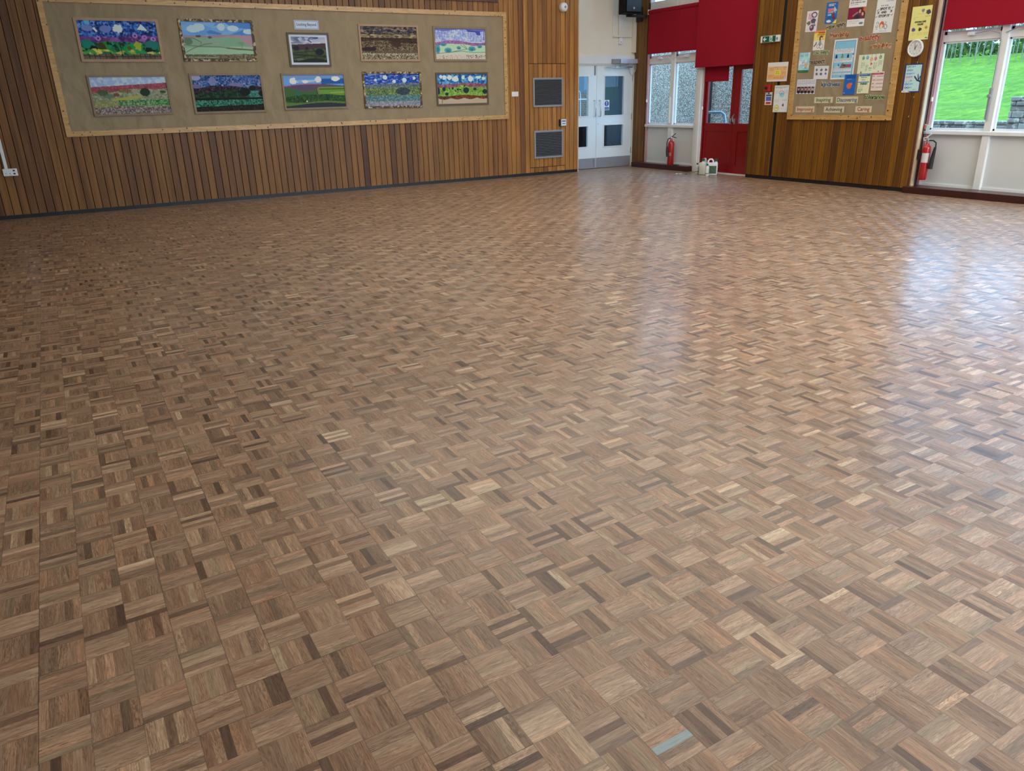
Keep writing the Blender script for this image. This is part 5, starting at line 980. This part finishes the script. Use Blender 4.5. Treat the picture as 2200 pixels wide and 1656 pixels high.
# ================================================================= extinguishers, bottles, litter
def extinguisher(loc, label, r, hb, kind):
    e = empty('fire_extinguisher', Matrix.Translation(loc), label, 'fire extinguisher')
    pr = [(0, 0), (r * .85, 0), (r, .012), (r, hb - r * .9)] + [(r * cos(t) * 1.0 if t < 1.1 else r * cos(1.1), hb - r * .9 + r * 1.0 * sin(t)) for t in (.3, .6, .9, 1.1)] + [(r * .36, hb + .02), (r * .34, hb + .05), (0, hb + .05)]
    cyl_b = MB().lathe(pr, n=32); cyl = cyl_b.build('cylinder', M_extred, e, smooth=50)
    mb = MB(); mb.lathe([(0, hb + .03), (.022, hb + .03), (.022, hb + .085), (0, hb + .085)], n=14); mb.box(-.03, .02, -.012, .012, hb + .05, hb + .075, 0, .003); mb.build('valve', M_chrome, e)
    mb = MB(); mb.tube([(0, 0, hb + .08), (0, -.05, hb + .10), (0, -.12, hb + .145)] if kind == 0 else [(0, 0, hb + .07), (-.03, 0, hb + .11), (-.02, -.05, hb + .15)], .008, 8); mb.build('lever', M_rubber if kind == 0 else M_plas, e)
    mb = MB(); mb.tube([(0, 0, hb + .075), (0, -.06, hb + .075), (0, -.14, hb + .06)] if kind == 0 else [(0, .0, hb + .06), (-.03, .05, hb + .06), (-.02, .06, hb + .09), (0, .02, hb + .095)], .008, 8); mb.build('carry_handle', M_rubber if kind == 0 else M_chrome, e)
    mb = MB()
    if kind == 0:
        mb.tube([(-.01, .02, hb + .06), (-.04, .055, hb + .03), (-.065, .055, hb - .04), (-.085, .03, hb - .12)], .011, 10); mb.tube([(-.082, .032, hb - .11), (-.098, .005, hb - .20), (-.10, -.02, hb - .30)], [.015, .026, .030], 14)
    else:
        mb.tube([(0, -.02, hb + .06), (0, -.08, hb + .06), (0, -.125, hb + .03), (0, -.13, hb - .04)], .010, 10); mb.tube([(0, -.125, hb - .03), (0, -.105, hb - .18), (0, -.095, hb - .33)], [.016, .028, .033], 14)
    mb.build('hose_and_horn', M_rubber, e, smooth=50)
    lb = MB(); a0, a1 = (pi * .72, pi * 1.32) if kind == 0 else (pi * .88, pi * 1.42); zl0, zl1 = (hb * .38, hb * .52) if kind == 0 else (hb * .50, hb * .77); N = 12; rr = r + .0012
    lb.add([(rr * cos(a0 + (a1 - a0) * k / N), rr * sin(a0 + (a1 - a0) * k / N), z) for z in (zl0, zl1) for k in range(N + 1)], [(k, k + 1, N + 2 + k, N + 1 + k) for k in range(N)])
    lb.build('label_sticker', plain('sticker_pink', (.5, .16, .14), .4) if kind == 0 else plain('sticker_pale', (.60, .57, .56), .4), cyl)
    return e
extinguisher((10.92, 12.125, .097), 'red fire extinguisher with black horn standing on the maroon plinth below the left window', .066, .47, 0)
e = extinguisher((10.92, 6.70, .185), 'red fire extinguisher with white label hung on the pier beside the right window', .058, .49, 1)
MB().box(-.03, .03, .045, .125, .28, .42, 0, .004).build('wall_bracket', M_rubber, e)
tag(MB().lathe([(0, 0), (.055, 0), (.05, .016), (.02, .02), (0, .02)], n=18, squash=(1.0, 1.4)).build('rubber_door_stop', M_rubber, mw=Matrix.Translation((10.90, 11.93, .097))), 'small flat black rubber stop on the maroon plinth beside the extinguisher', 'door stop')
M_bot = plain('bottle_white', (.74, .77, .80), .35, var=.03); M_can = plain('can_natural_plastic', (.62, .64, .56), .4, var=.05); M_capg = plain('green_cap', (.01, .10, .035), .4); M_lblg = plain('label_green', (.06, .13, .07), .5, var=.4, scale=40); M_lblw = plain('label_pale', (.72, .74, .73), .5)
def bottle(x, y, h, r, label):
    e = empty('bottle', Matrix.Translation((x, y, 0)), label, 'bottle'); k = h
    bod = MB().lathe([(0, 0), (r * .9, 0), (r, .006), (r, k * .68), (r * .9, k * .75), (r * .5, k * .84), (r * .42, k * .86), (r * .42, k * .92), (0, k * .92)], n=24).build('body', M_bot, e, smooth=40)
    MB().lathe([(0, k * .87), (r * .5, k * .87), (r * .5, k), (0, k)], n=20).build('cap', M_capg, e); MB().lathe([(r + .001, k * .2), (r + .001, k * .6)], n=24).build('paper_label', M_lblw, bod)
    mb = MB(); mb.lathe([(r + .0015, k * .2), (r + .0015, k * .25)], n=24); mb.build('label_band', M_lblg, bod)
def jerrycan(x, y, rot, label, side):
    e = empty('jerrycan', Matrix.Translation((x, y, 0)) @ Matrix.Rotation(rot, 4, 'Z'), label, 'jerrycan')
    bod = MB().box(-.095, .095, -.066, .066, 0, .225, 0, .018).build('body', M_can if side == 0 else M_bot, e, smooth=40)
    MB().tube([(-.08, 0, .215), (-.085, 0, .255), (-.06, 0, .285), (-.02, 0, .288), (.005, 0, .262), (.01, 0, .215)], [.018, .016, .015, .015, .016, .02], 12).build('handle', M_bot, e, smooth=60)
    mb = MB(); mb.lathe([(.028, .22), (.024, .245), (.024, .26)], (.06, 0, 0), n=18); mb.build('neck', M_bot, e); MB().lathe([(0, .25), (.030, .25), (.030, .295), (0, .298)], (.06, 0, 0), n=20).build('cap', M_capg, e)
    MB().box(-.07, .075, -.0675, -.066, .03, .17).build('side_label', M_lblg, bod); return e
jerrycan(10.70, 10.93, radians(205), 'pale five-litre jerrycan behind the two small bottles, nearer the white post', 0)
jerrycan(10.74, 10.745, radians(-48), 'white five-litre jerrycan with green label against the red door', 1)
bottle(10.69, 11.10, .20, .034, 'small white bottle with green cap standing left of the jerrycans')
bottle(10.53, 10.665, .215, .033, 'small white bottle with green cap standing in front of the jerrycans')
e = tag(MB().box(-.05, .05, -.075, -.035, 0, .004).box(-.045, .055, .0, .04, 0, .004).add([(-.05, -.07, .005), (-.03, -.075, .005), (.05, .03, .006), (.03, .04, .006)], [(0, 1, 2, 3)]).build('paper_scrap', plain('scrap_blue_white', (.6, .75, .85), .5), mw=Matrix.Translation((10.45, 11.37, .0)) @ Matrix.Rotation(.6, 4, 'Z')), 'crumpled pale blue scrap on the floor before the maroon plinth', 'scrap')
tag(MB().lathe([(0, 0), (.02, 0), (.018, .008), (0, .01)], n=10, squash=(1, 1.7)).build('floor_crumb', M_rubber, mw=Matrix.Translation((10.47, 11.16, 0))), 'tiny dark crumb on the floor left of the bottles', 'crumb')
p = P_(16, 16, (160, 170, 175), 60); p.rect(.1, .15, .45, .6, (160, 90, 100)); p.rect(.15, .62, .5, .85, (60, 70, 110)); p.rect(.55, .1, .9, .9, (130, 180, 180))
tag(sheet('tag_card', onR(6.79, .895, 0, -14, 10.975), .098, .105, p, M_print, gain=FP), 'small pink and blue card stuck on the window post above the right extinguisher', 'card')
